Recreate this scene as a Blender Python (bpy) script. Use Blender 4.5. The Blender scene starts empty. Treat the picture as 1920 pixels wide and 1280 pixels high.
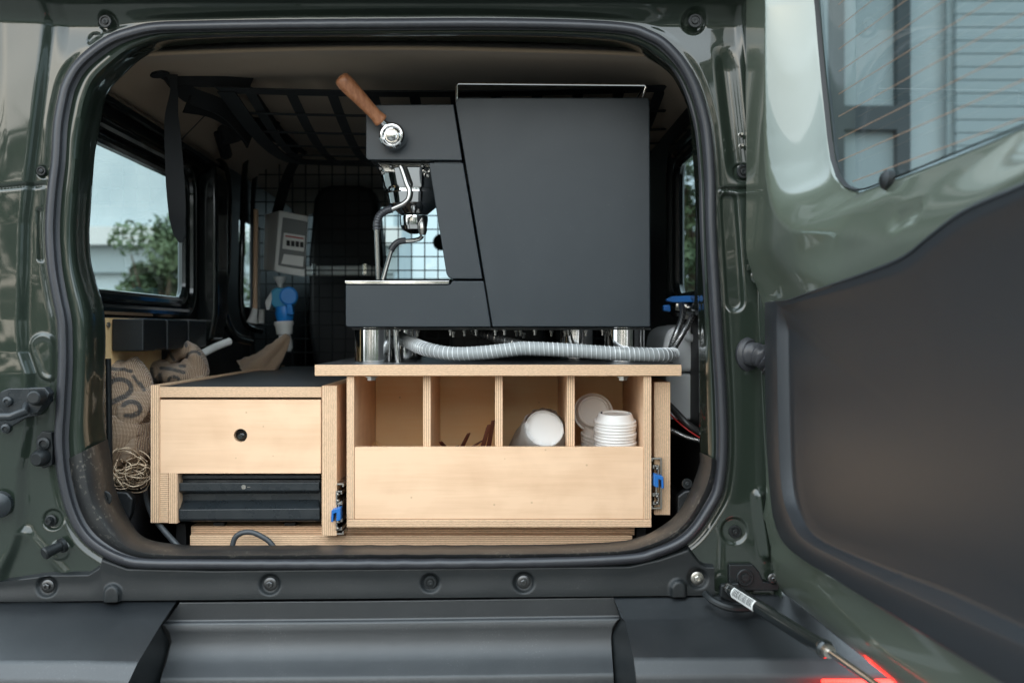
import bpy, bmesh, math, random
import numpy as np
from mathutils import Vector, Matrix, noise
R = math.radians
random.seed(7)
sc = bpy.context.scene
C = sc.collection

# ------------------------------------------------------------------ camera, sky, sun, exposure
CAMY, CAMZ, F, VX, VY = -1.62, 1.10, 1866.7, 938.0, 620.0
cam = bpy.data.cameras.new('camera'); camo = bpy.data.objects.new('camera', cam); C.objects.link(camo)
camo.location = (0, CAMY, CAMZ); camo.rotation_euler = (R(90), 0, 0)
cam.lens = 35; cam.sensor_width = 36
cam.shift_x = (960 - VX) / 1920; cam.shift_y = -(640 - VY) / 1920
cam.clip_start = 0.05; cam.clip_end = 500
cam.dof.use_dof = True; cam.dof.focus_distance = 1.79; cam.dof.aperture_fstop = 4.0
sc.camera = camo
w = bpy.data.worlds.new('World'); sc.world = w; w.use_nodes = True
nt = w.node_tree; bg = nt.nodes['Background']
sky = nt.nodes.new('ShaderNodeTexSky'); sky.sky_type = 'NISHITA'; sky.sun_disc = False
SUN_EL, SUN_AZ = 17, 200          # overcast: sun high, behind the camera
sky.sun_elevation = R(SUN_EL); sky.sun_rotation = R(SUN_AZ)
sky.air_density = 1.0; sky.dust_density = 3.0; sky.ozone_density = 2.5
# overcast: a cloud layer, brightest overhead (as any overcast sky is), laid over the clear sky
_tc = nt.nodes.new('ShaderNodeTexCoord'); _sp = nt.nodes.new('ShaderNodeSeparateXYZ'); nt.links.new(_tc.outputs['Generated'], _sp.inputs[0])
_nz = nt.nodes.new('ShaderNodeTexNoise'); _nz.inputs['Scale'].default_value = 3.2; _nz.inputs['Detail'].default_value = 5; nt.links.new(_tc.outputs['Generated'], _nz.inputs['Vector'])
_mr = nt.nodes.new('ShaderNodeMapRange'); _mr.inputs[1].default_value = 0; _mr.inputs[2].default_value = 1; _mr.inputs[3].default_value = .34; _mr.inputs[4].default_value = 1.0
nt.links.new(_sp.outputs[2], _mr.inputs[0])
_m2 = nt.nodes.new('ShaderNodeMapRange'); _m2.inputs[1].default_value = .3; _m2.inputs[2].default_value = .7; _m2.inputs[3].default_value = .75; _m2.inputs[4].default_value = 1.15
nt.links.new(_nz.outputs[0], _m2.inputs[0])
_mm = nt.nodes.new('ShaderNodeMath'); _mm.operation = 'MULTIPLY'; nt.links.new(_mr.outputs[0], _mm.inputs[0]); nt.links.new(_m2.outputs[0], _mm.inputs[1])
_mc = nt.nodes.new('ShaderNodeVectorMath'); _mc.operation = 'SCALE'; _mc.inputs[0].default_value = (15.5, 18.6, 20.6); nt.links.new(_mm.outputs[0], _mc.inputs['Scale'])
_mx = nt.nodes.new('ShaderNodeMix'); _mx.data_type = 'RGBA'; _mx.inputs[0].default_value = .8
nt.links.new(sky.outputs[0], _mx.inputs[6]); nt.links.new(_mc.outputs[0], _mx.inputs[7])
nt.links.new(_mx.outputs[2], bg.inputs[0]); bg.inputs[1].default_value = 0.12
sl = bpy.data.lights.new('sun', 'SUN'); sl.energy = 1.25; sl.angle = R(105); sl.color = (1, .985, .96)
so = bpy.data.objects.new('sun', sl); C.objects.link(so)
a = R(SUN_AZ); el = R(SUN_EL)
sd = Vector((math.sin(a) * math.cos(el), math.cos(a) * math.cos(el), math.sin(el)))
so.rotation_euler = sd.to_track_quat('Z', 'Y').to_euler(); so.location = sd * 20
sc.view_settings.view_transform = 'Standard'; sc.view_settings.look = 'None'
sc.view_settings.exposure = 1.08; sc.view_settings.gamma = 1

# ------------------------------------------------------------------ pixel (1920x1280 photograph) -> world
def P(px, py, Y):
    d = Y - CAMY
    return Vector(((px - VX) / F * d, Y, CAMZ - (py - VY) / F * d))
def XX(px, Y): return (px - VX) / F * (Y - CAMY)
def ZZ(py, Y): return CAMZ - (py - VY) / F * (Y - CAMY)
def proj(v):
    d = v[1] - CAMY
    return (VX + v[0] / d * F, VY - (v[2] - CAMZ) / d * F)
def S(n, Y): return n / F * (Y - CAMY)      # n pixels as metres at depth Y

# ------------------------------------------------------------------ materials
def mat(name, col, rough=.5, metal=0, coat=0, spec=None, trans=0, emit=None, es=0, alpha=None, sheen=0, ior=None):
    m = bpy.data.materials.new(name); m.use_nodes = True
    b = m.node_tree.nodes['Principled BSDF']
    b.inputs['Base Color'].default_value = (*col, 1); b.inputs['Roughness'].default_value = rough
    b.inputs['Metallic'].default_value = metal; b.inputs['Coat Weight'].default_value = coat
    b.inputs['Coat Roughness'].default_value = .04
    if spec is not None: b.inputs['Specular IOR Level'].default_value = spec
    b.inputs['Transmission Weight'].default_value = trans
    if ior: b.inputs['IOR'].default_value = ior
    if emit: b.inputs['Emission Color'].default_value = (*emit, 1); b.inputs['Emission Strength'].default_value = es
    if alpha is not None: b.inputs['Alpha'].default_value = alpha
    b.inputs['Sheen Weight'].default_value = sheen
    return m
def N(m, t, **kw):
    n = m.node_tree.nodes.new(t)
    for k, v in kw.items():
        if k in n.inputs: n.inputs[k].default_value = v
        else: setattr(n, k, v)
    return n
def L(m, a, b): m.node_tree.links.new(a, b)
def BS(m): return m.node_tree.nodes['Principled BSDF']
def coords(m, scale=(1, 1, 1), out='Object'):
    tc = N(m, 'ShaderNodeTexCoord'); mp = N(m, 'ShaderNodeMapping'); mp.inputs['Scale'].default_value = scale
    L(m, tc.outputs[out], mp.inputs[0]); return mp.outputs[0]
def bump(m, h, strength=.2, dist=.001):
    b = N(m, 'ShaderNodeBump', Strength=strength, Distance=dist); L(m, h, b.inputs['Height'])
    L(m, b.outputs[0], BS(m).inputs['Normal']); return b
def vary(m, c1, c2, scale=30, detail=4, sc3=(1, 1, 1), lo=.35, hi=.65):
    v = coords(m, sc3); n = N(m, 'ShaderNodeTexNoise', Scale=scale, Detail=detail); L(m, v, n.inputs['Vector'])
    r = N(m, 'ShaderNodeValToRGB'); e = r.color_ramp.elements
    e[0].position = lo; e[1].position = hi; e[0].color = (*c1, 1); e[1].color = (*c2, 1)
    L(m, n.outputs[0], r.inputs[0]); L(m, r.outputs[0], BS(m).inputs['Base Color']); return n, r
def rvary(m, lo, hi, scale=20, detail=5):
    v = coords(m); n = N(m, 'ShaderNodeTexNoise', Scale=scale, Detail=detail); L(m, v, n.inputs['Vector'])
    r = N(m, 'ShaderNodeMapRange'); r.inputs[1].default_value = .35; r.inputs[2].default_value = .65
    r.inputs[3].default_value = lo; r.inputs[4].default_value = hi
    L(m, n.outputs[0], r.inputs[0]); L(m, r.outputs[0], BS(m).inputs['Roughness']); return n
def dust(m, base, dcol, amt=.5, scale=600, thr=.66):
    """specks and smudges of dust mixed into a base colour"""
    v = coords(m); n = N(m, 'ShaderNodeTexNoise', Scale=scale, Detail=2); L(m, v, n.inputs['Vector'])
    n2 = N(m, 'ShaderNodeTexNoise', Scale=14, Detail=5); L(m, v, n2.inputs['Vector'])
    r = N(m, 'ShaderNodeMapRange'); r.inputs[1].default_value = thr; r.inputs[2].default_value = thr + .06
    L(m, n.outputs[0], r.inputs[0])
    r2 = N(m, 'ShaderNodeMapRange'); r2.inputs[1].default_value = .42; r2.inputs[2].default_value = .75
    L(m, n2.outputs[0], r2.inputs[0])
    mx = N(m, 'ShaderNodeMath', operation='MULTIPLY'); L(m, r.outputs[0], mx.inputs[0]); L(m, r2.outputs[0], mx.inputs[1])
    ad = N(m, 'ShaderNodeMath', operation='MULTIPLY_ADD'); L(m, r2.outputs[0], ad.inputs[0]); ad.inputs[1].default_value = .12; L(m, mx.outputs[0], ad.inputs[2])
    mu = N(m, 'ShaderNodeMath', operation='MULTIPLY'); L(m, ad.outputs[0], mu.inputs[0]); mu.inputs[1].default_value = amt
    mc = N(m, 'ShaderNodeMix', data_type='RGBA'); L(m, mu.outputs[0], mc.inputs[0])
    mc.inputs[6].default_value = (*base, 1); mc.inputs[7].default_value = (*dcol, 1)
    L(m, mc.outputs[2], BS(m).inputs['Base Color'])

M = {}
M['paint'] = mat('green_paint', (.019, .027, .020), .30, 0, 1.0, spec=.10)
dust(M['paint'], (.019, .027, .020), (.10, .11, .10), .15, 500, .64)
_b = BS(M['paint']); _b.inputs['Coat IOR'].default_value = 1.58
M['skylit_paint'] = mat('sky_brightened_green_paint', (.105, .125, .095), .30, .30, 1.0); BS(M['skylit_paint']).inputs['Coat IOR'].default_value = 1.8  # body green lightened for the door: sky reflection put into the colour
M['rubber'] = mat('seal_rubber', (.030, .031, .036), .36)
dust(M['rubber'], (.030, .031, .036), (.14, .14, .14), .3, 900, .62)
M['black'] = mat('black_plastic', (.008, .010, .011), .42, spec=.4)
dust(M['black'], (.008, .010, .011), (.14, .135, .13), .16, 420, .62)
bump(M['black'], N(M['black'], 'ShaderNodeTexNoise', Scale=900, Detail=2).outputs[0], .25, .0004)
M['scuffed'] = mat('scuffed_black_plastic', (.012, .013, .014), .42)
dust(M['scuffed'], (.012, .013, .014), (.17, .155, .13), .7, 160, .60)
M['bumper'] = mat('bumper_plastic', (.010, .012, .014), .33, spec=.8)
dust(M['bumper'], (.010, .012, .014), (.13, .13, .13), .40, 380, .63)
bump(M['bumper'], N(M['bumper'], 'ShaderNodeTexNoise', Scale=900, Detail=3).outputs[0], .55, .0006)
M['trim'] = mat('door_trim_plastic', (.015, .017, .020), .36, spec=.55)
bump(M['trim'], N(M['trim'], 'ShaderNodeTexNoise', Scale=900, Detail=2).outputs[0], .3, .0003)
M['dark'] = mat('interior_black', (.005, .005, .006), .55)
M['darkgloss'] = mat('dark_gloss_trim', (.010, .013, .013), .18, 0, .6)
M['liner'] = mat('headliner_fabric', (.30, .215, .14), .9, sheen=.2)
bump(M['liner'], N(M['liner'], 'ShaderNodeTexNoise', Scale=700, Detail=2).outputs[0], .5, .0006)
M['strap'] = mat('strap_webbing', (.006, .007, .008), .75)
M['machine'] = mat('machine_grey_powder_coat', (.017, .024, .030), .42)
bump(M['machine'], N(M['machine'], 'ShaderNodeTexNoise', Scale=1500, Detail=2).outputs[0], .18, .0003)
rvary(M['machine'], .41, .45, 12)
dust(M['machine'], (.017, .024, .030), (.075, .08, .085), .55, 260, .68)
M['chrome'] = mat('polished_chrome', (.70, .70, .70), .07, 1)
M['steel'] = mat('brushed_steel', (.38, .37, .35), .26, 1)
M['zinc'] = mat('zinc_steel', (.42, .40, .36), .35, 1)
M['darkzinc'] = mat('weathered_bolt_steel', (.10, .10, .10), .38, 1)
M['blackmetal'] = mat('black_coated_metal', (.016, .020, .023), .28)
rvary(M['blackmetal'], .2, .42, 40)
M['walnut'] = mat('walnut_wood', (.26, .10, .045), .38, coat=.25)
_v = coords(M['walnut'], (90, 90, 9)); _n = N(M['walnut'], 'ShaderNodeTexNoise', Scale=1.6, Detail=6, Distortion=.6)
L(M['walnut'], _v, _n.inputs['Vector']); _r = N(M['walnut'], 'ShaderNodeValToRGB')
_e = _r.color_ramp.elements; _e[0].position = .36; _e[1].position = .64
_e[0].color = (.30, .115, .050, 1); _e[1].color = (.44, .19, .09, 1)
L(M['walnut'], _n.outputs[0], _r.inputs[0]); L(M['walnut'], _r.outputs[0], BS(M['walnut']).inputs['Base Color'])

def wood_face(name, axis, c1, c2, rough=.45):
    """birch veneer: long faint grain across 'axis', soft blotches, flames and small specks"""
    m = mat(name, c1, rough)
    s = [22, 22, 22]; s[axis] = 1.3
    v = coords(m, s); n = N(m, 'ShaderNodeTexNoise', Scale=6.5, Detail=9, Distortion=.5); L(m, v, n.inputs['Vector'])
    v2 = coords(m, (1, 1, 1)); n2 = N(m, 'ShaderNodeTexNoise', Scale=5.5, Detail=3, Distortion=1.4); L(m, v2, n2.inputs['Vector'])
    wv = N(m, 'ShaderNodeTexWave', Scale=5.0, Distortion=9, Detail=3); wv.inputs['Detail Scale'].default_value = .9
    wv.wave_type = 'RINGS'; L(m, v2, wv.inputs['Vector'])
    a1 = N(m, 'ShaderNodeMath', operation='MULTIPLY_ADD'); L(m, n.outputs[0], a1.inputs[0]); a1.inputs[1].default_value = .50
    L(m, n2.outputs[0], a1.inputs[2])
    a2 = N(m, 'ShaderNodeMath', operation='MULTIPLY_ADD'); L(m, wv.outputs['Fac'], a2.inputs[0]); a2.inputs[1].default_value = .16
    L(m, a1.outputs[0], a2.inputs[2])
    r = N(m, 'ShaderNodeValToRGB'); e = r.color_ramp.elements; e[0].position = .42; e[1].position = .98
    e[0].color = (*c1, 1); e[1].color = (*c2, 1); L(m, a2.outputs[0], r.inputs[0])
    vo = N(m, 'ShaderNodeTexVoronoi', Scale=26); L(m, v2, vo.inputs['Vector'])
    mr = N(m, 'ShaderNodeMapRange'); mr.inputs[1].default_value = .035; mr.inputs[2].default_value = .06
    mr.inputs[3].default_value = .35; mr.inputs[4].default_value = 0
    L(m, vo.outputs['Distance'], mr.inputs[0])
    mc = N(m, 'ShaderNodeMix', data_type='RGBA'); L(m, mr.outputs[0], mc.inputs[0]); L(m, r.outputs[0], mc.inputs[6])
    mc.inputs[7].default_value = (.22, .11, .05, 1)
    L(m, mc.outputs[2], BS(m).inputs['Base Color'])
    bump(m, n.outputs[0], .12, .0005)
    return m
WD = (.64, .40, .24); WL = (.80, .54, .35)
for ax in range(3): M['wood%d' % ax] = wood_face('birch_veneer_%s' % 'xyz'[ax], ax, WD, WL)
M['woodbright'] = wood_face('birch_veneer_brightened', 0, (.92, .58, .26), (.97, .70, .37))  # same birch, brightened: light inside the compartments put into the colour
def ply_edge(name, axis, t=.0036):
    """plywood edge: alternating plies along 'axis'"""
    m = mat(name, WL, .6)
    s = [0, 0, 0]; s[axis] = 1
    v = coords(m); sp = N(m, 'ShaderNodeSeparateXYZ'); L(m, v, sp.inputs[0])
    nz = N(m, 'ShaderNodeTexNoise', Scale=25, Detail=2); L(m, v, nz.inputs['Vector'])
    ma = N(m, 'ShaderNodeMath', operation='MULTIPLY_ADD'); L(m, nz.outputs[0], ma.inputs[0]); ma.inputs[1].default_value = .0009
    L(m, sp.outputs[axis], ma.inputs[2])
    dv = N(m, 'ShaderNodeMath', operation='DIVIDE'); L(m, ma.outputs[0], dv.inputs[0]); dv.inputs[1].default_value = t
    fr = N(m, 'ShaderNodeMath', operation='FRACT'); L(m, dv.outputs[0], fr.inputs[0])
    r = N(m, 'ShaderNodeValToRGB'); cr = r.color_ramp
    cr.elements[0].position = 0; cr.elements[0].color = (.20, .10, .062, 1)
    cr.elements[1].position = 1; cr.elements[1].color = (.22, .115, .07, 1)
    for p, c in ((.10, (.22, .10, .06)), (.17, (.84, .60, .39)), (.50, (.80, .56, .35)), (.56, (.58, .37, .22)), (.90, (.66, .43, .27))):
        e = cr.elements.new(p); e.color = (*c, 1)
    L(m, fr.outputs[0], r.inputs[0])
    s2 = [220, 220, 220]; s2[axis] = 900
    v3 = coords(m, s2); n3 = N(m, 'ShaderNodeTexNoise', Scale=1, Detail=3); L(m, v3, n3.inputs['Vector'])
    m2 = N(m, 'ShaderNodeMapRange'); m2.inputs[1].default_value = .3; m2.inputs[2].default_value = .6; m2.inputs[3].default_value = .8; m2.inputs[4].default_value = 1.05
    L(m, n3.outputs[0], m2.inputs[0])
    hs = N(m, 'ShaderNodeHueSaturation'); L(m, r.outputs[0], hs.inputs['Color']); L(m, m2.outputs[0], hs.inputs['Value'])
    L(m, hs.outputs[0], BS(m).inputs['Base Color'])
    bump(m, fr.outputs[0], .2, .0004)
    return m
for ax in range(3): M['edge%d' % ax] = ply_edge('plywood_edge_%s' % 'xyz'[ax], ax)
M['film'] = mat('black_film_facing', (.035, .036, .038), .45)
dust(M['film'], (.032, .033, .035), (.2, .18, .15), .55, 300, .60)
M['burlap'] = mat('burlap', (.30, .19, .11), .9, sheen=.3)
_m = M['burlap']; _v = coords(_m, (1, 1, 1))
_w1 = N(_m, 'ShaderNodeTexWave', Scale=135, Distortion=1.4, Detail=1); _w1.bands_direction = 'X'
_w2 = N(_m, 'ShaderNodeTexWave', Scale=135, Distortion=1.4, Detail=1); _w2.bands_direction = 'Z'
L(_m, _v, _w1.inputs['Vector']); L(_m, _v, _w2.inputs['Vector'])
_x = N(_m, 'ShaderNodeMath', operation='MULTIPLY'); L(_m, _w1.outputs['Fac'], _x.inputs[0]); L(_m, _w2.outputs['Fac'], _x.inputs[1])
_r = N(_m, 'ShaderNodeValToRGB'); _e = _r.color_ramp.elements
_e[0].color = (.24, .135, .072, 1); _e[1].color = (.88, .65, .44, 1); _e[1].position = .6; L(_m, _x.outputs[0], _r.inputs[0])
_at = N(_m, 'ShaderNodeAttribute'); _at.attribute_name = 'print'
_mc = N(_m, 'ShaderNodeMix', data_type='RGBA'); L(_m, _at.outputs['Fac'], _mc.inputs[0]); L(_m, _r.outputs[0], _mc.inputs[6]); _mc.inputs[7].default_value = (.018, .017, .018, 1)
L(_m, _mc.outputs[2], BS(_m).inputs['Base Color']); bump(_m, _x.outputs[0], 1.0, .0022)
M['twine'] = mat('twine', (.74, .57, .40), .9)
M['cord'] = mat('grey_cable', (.045, .05, .055), .45)
M['white'] = mat('white_card', (.68, .66, .635), .6)
M['lid'] = mat('white_fibre_lid', (.72, .70, .675), .5)
M['lid2'] = mat('cream_fibre_lid', (.74, .69, .64), .6)
M['film_clear'] = mat('clear_plastic_sleeve', (1, 1, 1), .10, trans=1, ior=1.42)
M['boxgrey'] = mat('light_grey_plastic', (.78, .78, .75), .45)
M['smoked'] = mat('smoked_cover', (.24, .25, .25), .15)
M['blue'] = mat('blue_plastic', (.012, .13, .42), .35)
M['teal'] = mat('blue_socket_plastic', (.06, .38, .62), .4)
M['plugblue'] = mat('bright_blue_plastic', (.02, .26, .75), .35)
M['red'] = mat('red_plastic', (.45, .02, .02), .4)
M['brownstick'] = mat('brown_paper_stick', (.10, .030, .018), .3)
M['hose'] = mat('clear_grey_hose', (.42, .44, .44), .18, trans=.35, ior=1.3)
M['wire'] = mat('hose_helix_wire', (.75, .77, .78), .25)
M['hosedark'] = mat('dark_hose', (.03, .03, .03), .3)
M['braid'] = mat('braided_steel', (.34, .34, .34), .35, 1)
_m = M['braid']; _v = coords(_m); _k = N(_m, 'ShaderNodeTexChecker', Scale=420); L(_m, _v, _k.inputs['Vector']); bump(_m, _k.outputs['Fac'], .8, .001)
_k.inputs['Color1'].default_value = (.5, .5, .5, 1); _k.inputs['Color2'].default_value = (.1, .1, .1, 1); L(_m, _k.outputs[0], BS(_m).inputs['Base Color'])
M['can'] = mat('white_water_can', (.74, .77, .79), .4)
M['asphalt'] = mat('pale_gravel_paving', (.17, .16, .145), .9); vary(M['asphalt'], (.14, .13, .12), (.22, .205, .185), 60)
M['leaf'] = mat('leaf_green', (.05, .085, .03), .6); vary(M['leaf'], (.05, .085, .035), (.14, .18, .08), 3)
M['bark'] = mat('bark', (.12, .085, .06), .9); vary(M['bark'], (.07, .05, .035), (.2, .15, .1), 12)
M['render'] = mat('pale_wall_render', (.52, .58, .60), .8); vary(M['render'], (.48, .54, .56), (.56, .61, .62), 3)
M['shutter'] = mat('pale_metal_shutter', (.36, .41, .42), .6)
M['frame'] = mat('grey_window_frame', (.05, .06, .065), .5)
M['lamp'] = mat('red_lamp_lens', (.5, .01, .01), .2, emit=(1, .03, .02), es=3)
def glassmat(name, tint, refl=1.5):
    m = bpy.data.materials.new(name); m.use_nodes = True; t = m.node_tree
    t.nodes.remove(t.nodes['Principled BSDF']); o = t.nodes['Material Output']
    fr = N(m, 'ShaderNodeFresnel', IOR=refl); tr = N(m, 'ShaderNodeBsdfTransparent'); tr.inputs[0].default_value = (*tint, 1)
    gl = N(m, 'ShaderNodeBsdfGlossy', Roughness=0.0); mx = N(m, 'ShaderNodeMixShader')
    L(m, fr.outputs[0], mx.inputs[0]); L(m, tr.outputs[0], mx.inputs[1]); L(m, gl.outputs[0], mx.inputs[2]); L(m, mx.outputs[0], o.inputs[0])
    return m
M['glass'] = glassmat('tinted_window_glass', (.54, .62, .62))
M['doorglass'] = glassmat('door_window_glass', (.36, .43, .44), 2.0)

# ------------------------------------------------------------------ object helpers
def empty(name, loc, label, cat, group=None):
    o = bpy.data.objects.new(name, None); C.objects.link(o); o.location = loc; o.empty_display_size = .05
    o['label'] = label; o['category'] = cat
    if group: o['group'] = group
    return o
def wloc(o):
    v = Vector(o.location); p = o.parent
    while p is not None: v += Vector(p.location); p = p.parent
    return v
def tag(o, label=None, cat=None, group=None, kind=None):
    if label: o['label'] = label
    if cat: o['category'] = cat
    if group: o['group'] = group
    if kind: o['kind'] = kind
    return o
def obj(name, V, Fc, m, parent=None, bev=0, seg=2, smooth=True, mi=None, origin=None, angle=35, solid=0, sub=0):
    """link one mesh object from world-space vertices"""
    V = [Vector(v) for v in V]
    if origin is None:
        lo = Vector([min(v[i] for v in V) for i in range(3)]); hi = Vector([max(v[i] for v in V) for i in range(3)])
        origin = (lo + hi) / 2
    else: origin = Vector(origin)
    me = bpy.data.meshes.new(name); me.from_pydata([v - origin for v in V], [], Fc)
    ms = m if isinstance(m, (list, tuple)) else [m]
    for q in ms: me.materials.append(M[q])
    if mi: me.polygons.foreach_set('material_index', mi)
    if smooth:
        me.polygons.foreach_set('use_smooth', [True] * len(me.polygons))
    me.update()
    if smooth: me.set_sharp_from_angle(angle=R(angle))
    o = bpy.data.objects.new(name, me); C.objects.link(o)
    if parent is not None:
        o.parent = parent; o.location = origin - wloc(parent)
    else: o.location = origin
    if solid:
        s = o.modifiers.new('s', 'SOLIDIFY'); s.thickness = solid; s.offset = 0
    if bev:
        b = o.modifiers.new('b', 'BEVEL'); b.width = bev; b.segments = seg; b.limit_method = 'ANGLE'; b.angle_limit = R(30); b.harden_normals = True
    if sub:
        s = o.modifiers.new('u', 'SUBSURF'); s.levels = sub; s.render_levels = sub
    return o
def dup(o, loc_world, parent=None, rot=None, scale=None):
    c = o.copy(); C.objects.link(c); p = parent if parent is not None else o.parent
    c.parent = p; c.location = Vector(loc_world) - (wloc(p) if p is not None else Vector())
    if rot is not None: c.rotation_euler = rot
    if scale is not None: c.scale = scale
    for k in ('label', 'category'):
        if p is not None and k in c: del c[k]
    return c
class G:
    """collects primitive shapes into one mesh"""
    def __init__(s): s.v = []; s.f = []; s.m = []
    def add(s, v, f, mi=0):
        k = len(s.v); s.v += [Vector(q) for q in v]; s.f += [tuple(i + k for i in q) for q in f]
        s.m += ([mi] * len(f) if isinstance(mi, int) else list(mi)); return s
    def box(s, x0, y0, z0, x1, y1, z1, mi=0): return s.add(*boxg(x0, y0, z0, x1, y1, z1), mi)
    def tube(s, *a, mi=0, **k): v, f = tubeg(*a, **k); return s.add(v, f, mi)
    def lathe(s, *a, mi=0, **k): v, f = latheg(*a, **k); return s.add(v, f, mi)
    def prism(s, *a, mi=0, **k): v, f = prismg(*a, **k); return s.add(v, f, mi)
    def build(s, name, m, parent=None, **k): return obj(name, s.v, s.f, m, parent, mi=s.m if isinstance(m, (list, tuple)) else None, **k)
def boxg(x0, y0, z0, x1, y1, z1):
    x0, x1 = sorted((x0, x1)); y0, y1 = sorted((y0, y1)); z0, z1 = sorted((z0, z1))
    v = [(x0, y0, z0), (x1, y0, z0), (x1, y1, z0), (x0, y1, z0), (x0, y0, z1), (x1, y0, z1), (x1, y1, z1), (x0, y1, z1)]
    f = [(0, 3, 2, 1), (4, 5, 6, 7), (0, 1, 5, 4), (2, 3, 7, 6), (1, 2, 6, 5), (3, 0, 4, 7)]   # -z +z -y +y +x -x
    return v, f
def frames(pts):
    n = len(pts); T = []
    for i in range(n):
        t = (pts[min(i + 1, n - 1)] - pts[max(i - 1, 0)]); T.append(t.normalized() if t.length > 1e-9 else Vector((0, 0, 1)))
    up = Vector((0, 0, 1)) if abs(T[0].z) < .9 else Vector((1, 0, 0))
    u = T[0].cross(up).normalized(); out = []
    for t in T:
        u = (u - t * u.dot(t)); u = u.normalized() if u.length > 1e-6 else t.orthogonal().normalized()
        out.append((u, t.cross(u).normalized()))
    return out
def tubeg(pts, r, n=12, closed=False, cap=True):
    pts = [Vector(p) for p in pts]; fr = frames(pts); V = []; Fc = []
    rr = r if isinstance(r, (list, tuple)) else [r] * len(pts)
    for p, (u, w_), q in zip(pts, fr, rr):
        for k in range(n):
            a = 2 * math.pi * k / n; V.append(p + (u * math.cos(a) + w_ * math.sin(a)) * q)
    m = len(pts); e = m if closed else m - 1
    for i in range(e):
        j = (i + 1) % m
        for k in range(n): Fc.append((i * n + k, j * n + k, j * n + (k + 1) % n, i * n + (k + 1) % n))
    if cap and not closed: Fc.append(tuple(range(n))[::1]); Fc.append(tuple((m - 1) * n + k for k in range(n))[::-1])
    return V, Fc
def latheg(prof, o, ax=(0, 0, 1), n=32, sx=1):
    """prof: (distance along axis, radius)"""
    o = Vector(o); ax = Vector(ax).normalized()
    u = ax.orthogonal().normalized() if abs(ax.x) > .9 else ax.cross(Vector((1, 0, 0))).normalized(); w_ = ax.cross(u)
    V = []; Fc = []
    for h, r in prof:
        for k in range(n):
            a = 2 * math.pi * k / n; V.append(o + ax * h + (u * math.cos(a) + w_ * math.sin(a)) * max(r, 1e-5))
    for i in range(len(prof) - 1):
        for k in range(n): Fc.append((i * n + k, i * n + (k + 1) % n, (i + 1) * n + (k + 1) % n, (i + 1) * n + k))
    Fc.append(tuple(range(n))[::-1]); Fc.append(tuple((len(prof) - 1) * n + k for k in range(n)))
    return V, Fc
def prismg(pts, Y, depth):
    """polygon given in photo pixels at depth Y, extruded straight back"""
    v = [P(x, y, Y) for x, y in pts]; n = len(v)
    V = v + [q + Vector((0, depth, 0)) for q in v]
    ar = sum(pts[i][0] * pts[(i + 1) % n][1] - pts[(i + 1) % n][0] * pts[i][1] for i in range(n))
    Fc = [tuple(range(n)), tuple(range(n, 2 * n))[::-1]] + [(i, i + n, (i + 1) % n + n, (i + 1) % n) for i in range(n)]
    if ar > 0: Fc = [f[::-1] for f in Fc]
    return V, Fc
def cr(pts, n=8, closed=False):
    """Catmull-Rom through points of any dimension"""
    P_ = [np.array(p, float) for p in pts]; m = len(P_); out = []
    for i in range(m if closed else m - 1):
        a_, b_, c_, d_ = (P_[(i - 1) % m], P_[i], P_[(i + 1) % m], P_[(i + 2) % m]) if closed else (P_[max(i - 1, 0)], P_[i], P_[i + 1], P_[min(i + 2, m - 1)])
        for k in range(n):
            t = k / n; out.append(.5 * ((2 * b_) + (c_ - a_) * t + (2 * a_ - 5 * b_ + 4 * c_ - d_) * t * t + (3 * b_ - a_ - 3 * c_ + d_) * t ** 3))
    if not closed: out.append(P_[-1])
    return out
def path(pts, n=8): return [P(*q) for q in cr(pts, n)]
def ss(a, b, x):
    t = max(0., min(1., (x - a) / (b - a))); return t * t * (3 - 2 * t)
def segd(px, py, x0, y0, x1, y1):
    dx, dy = x1 - x0, y1 - y0; l = dx * dx + dy * dy
    t = 0 if l == 0 else max(0, min(1, ((px - x0) * dx + (py - y0) * dy) / l))
    return math.hypot(px - x0 - t * dx, py - y0 - t * dy)
def interp(tab, y):
    if y <= tab[0][0]: return tab[0][1]
    for (a0, b0), (a1, b1) in zip(tab, tab[1:]):
        if y <= a1: return b0 + (b1 - b0) * (y - a0) / (a1 - a0)
    return tab[-1][1]
def ply(name, x0, y0, z0, x1, y1, z1, thin, parent, face=None, top=None, bev=.0008):
    """plywood board in world metres; thin = index of the thickness axis"""
    grain = {0: 1, 1: 0, 2: 1}[thin] if face is None else None
    fm = face or 'wood%d' % grain
    ms = ['edge%d' % thin, fm] + ([top] if top else [])
    mi = [0] * 6; pr = {2: (0, 1), 1: (2, 3), 0: (4, 5)}[thin]
    mi[pr[0]] = 1; mi[pr[1]] = 1
    if top: mi[1] = 2
    v, f = boxg(x0, y0, z0, x1, y1, z1)
    return obj(name, v, f, ms, parent, mi=mi, bev=bev)
def plypx(name, px0, py0, px1, py1, Y, depth, thin, parent, **k):
    a_, b_ = P(px0, py0, Y), P(px1, py1, Y)
    return ply(name, a_.x, Y, b_.z, b_.x, Y + depth, a_.z, thin, parent, **k)

# ================================================================== SURROUNDINGS
g = G(); g.add([(-60, -60, 0), (60, -60, 0), (60, 60, 0), (-60, 60, 0)], [(0, 1, 2, 3)])
tag(g.build('ground', 'asphalt', smooth=False), kind='structure')
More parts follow.
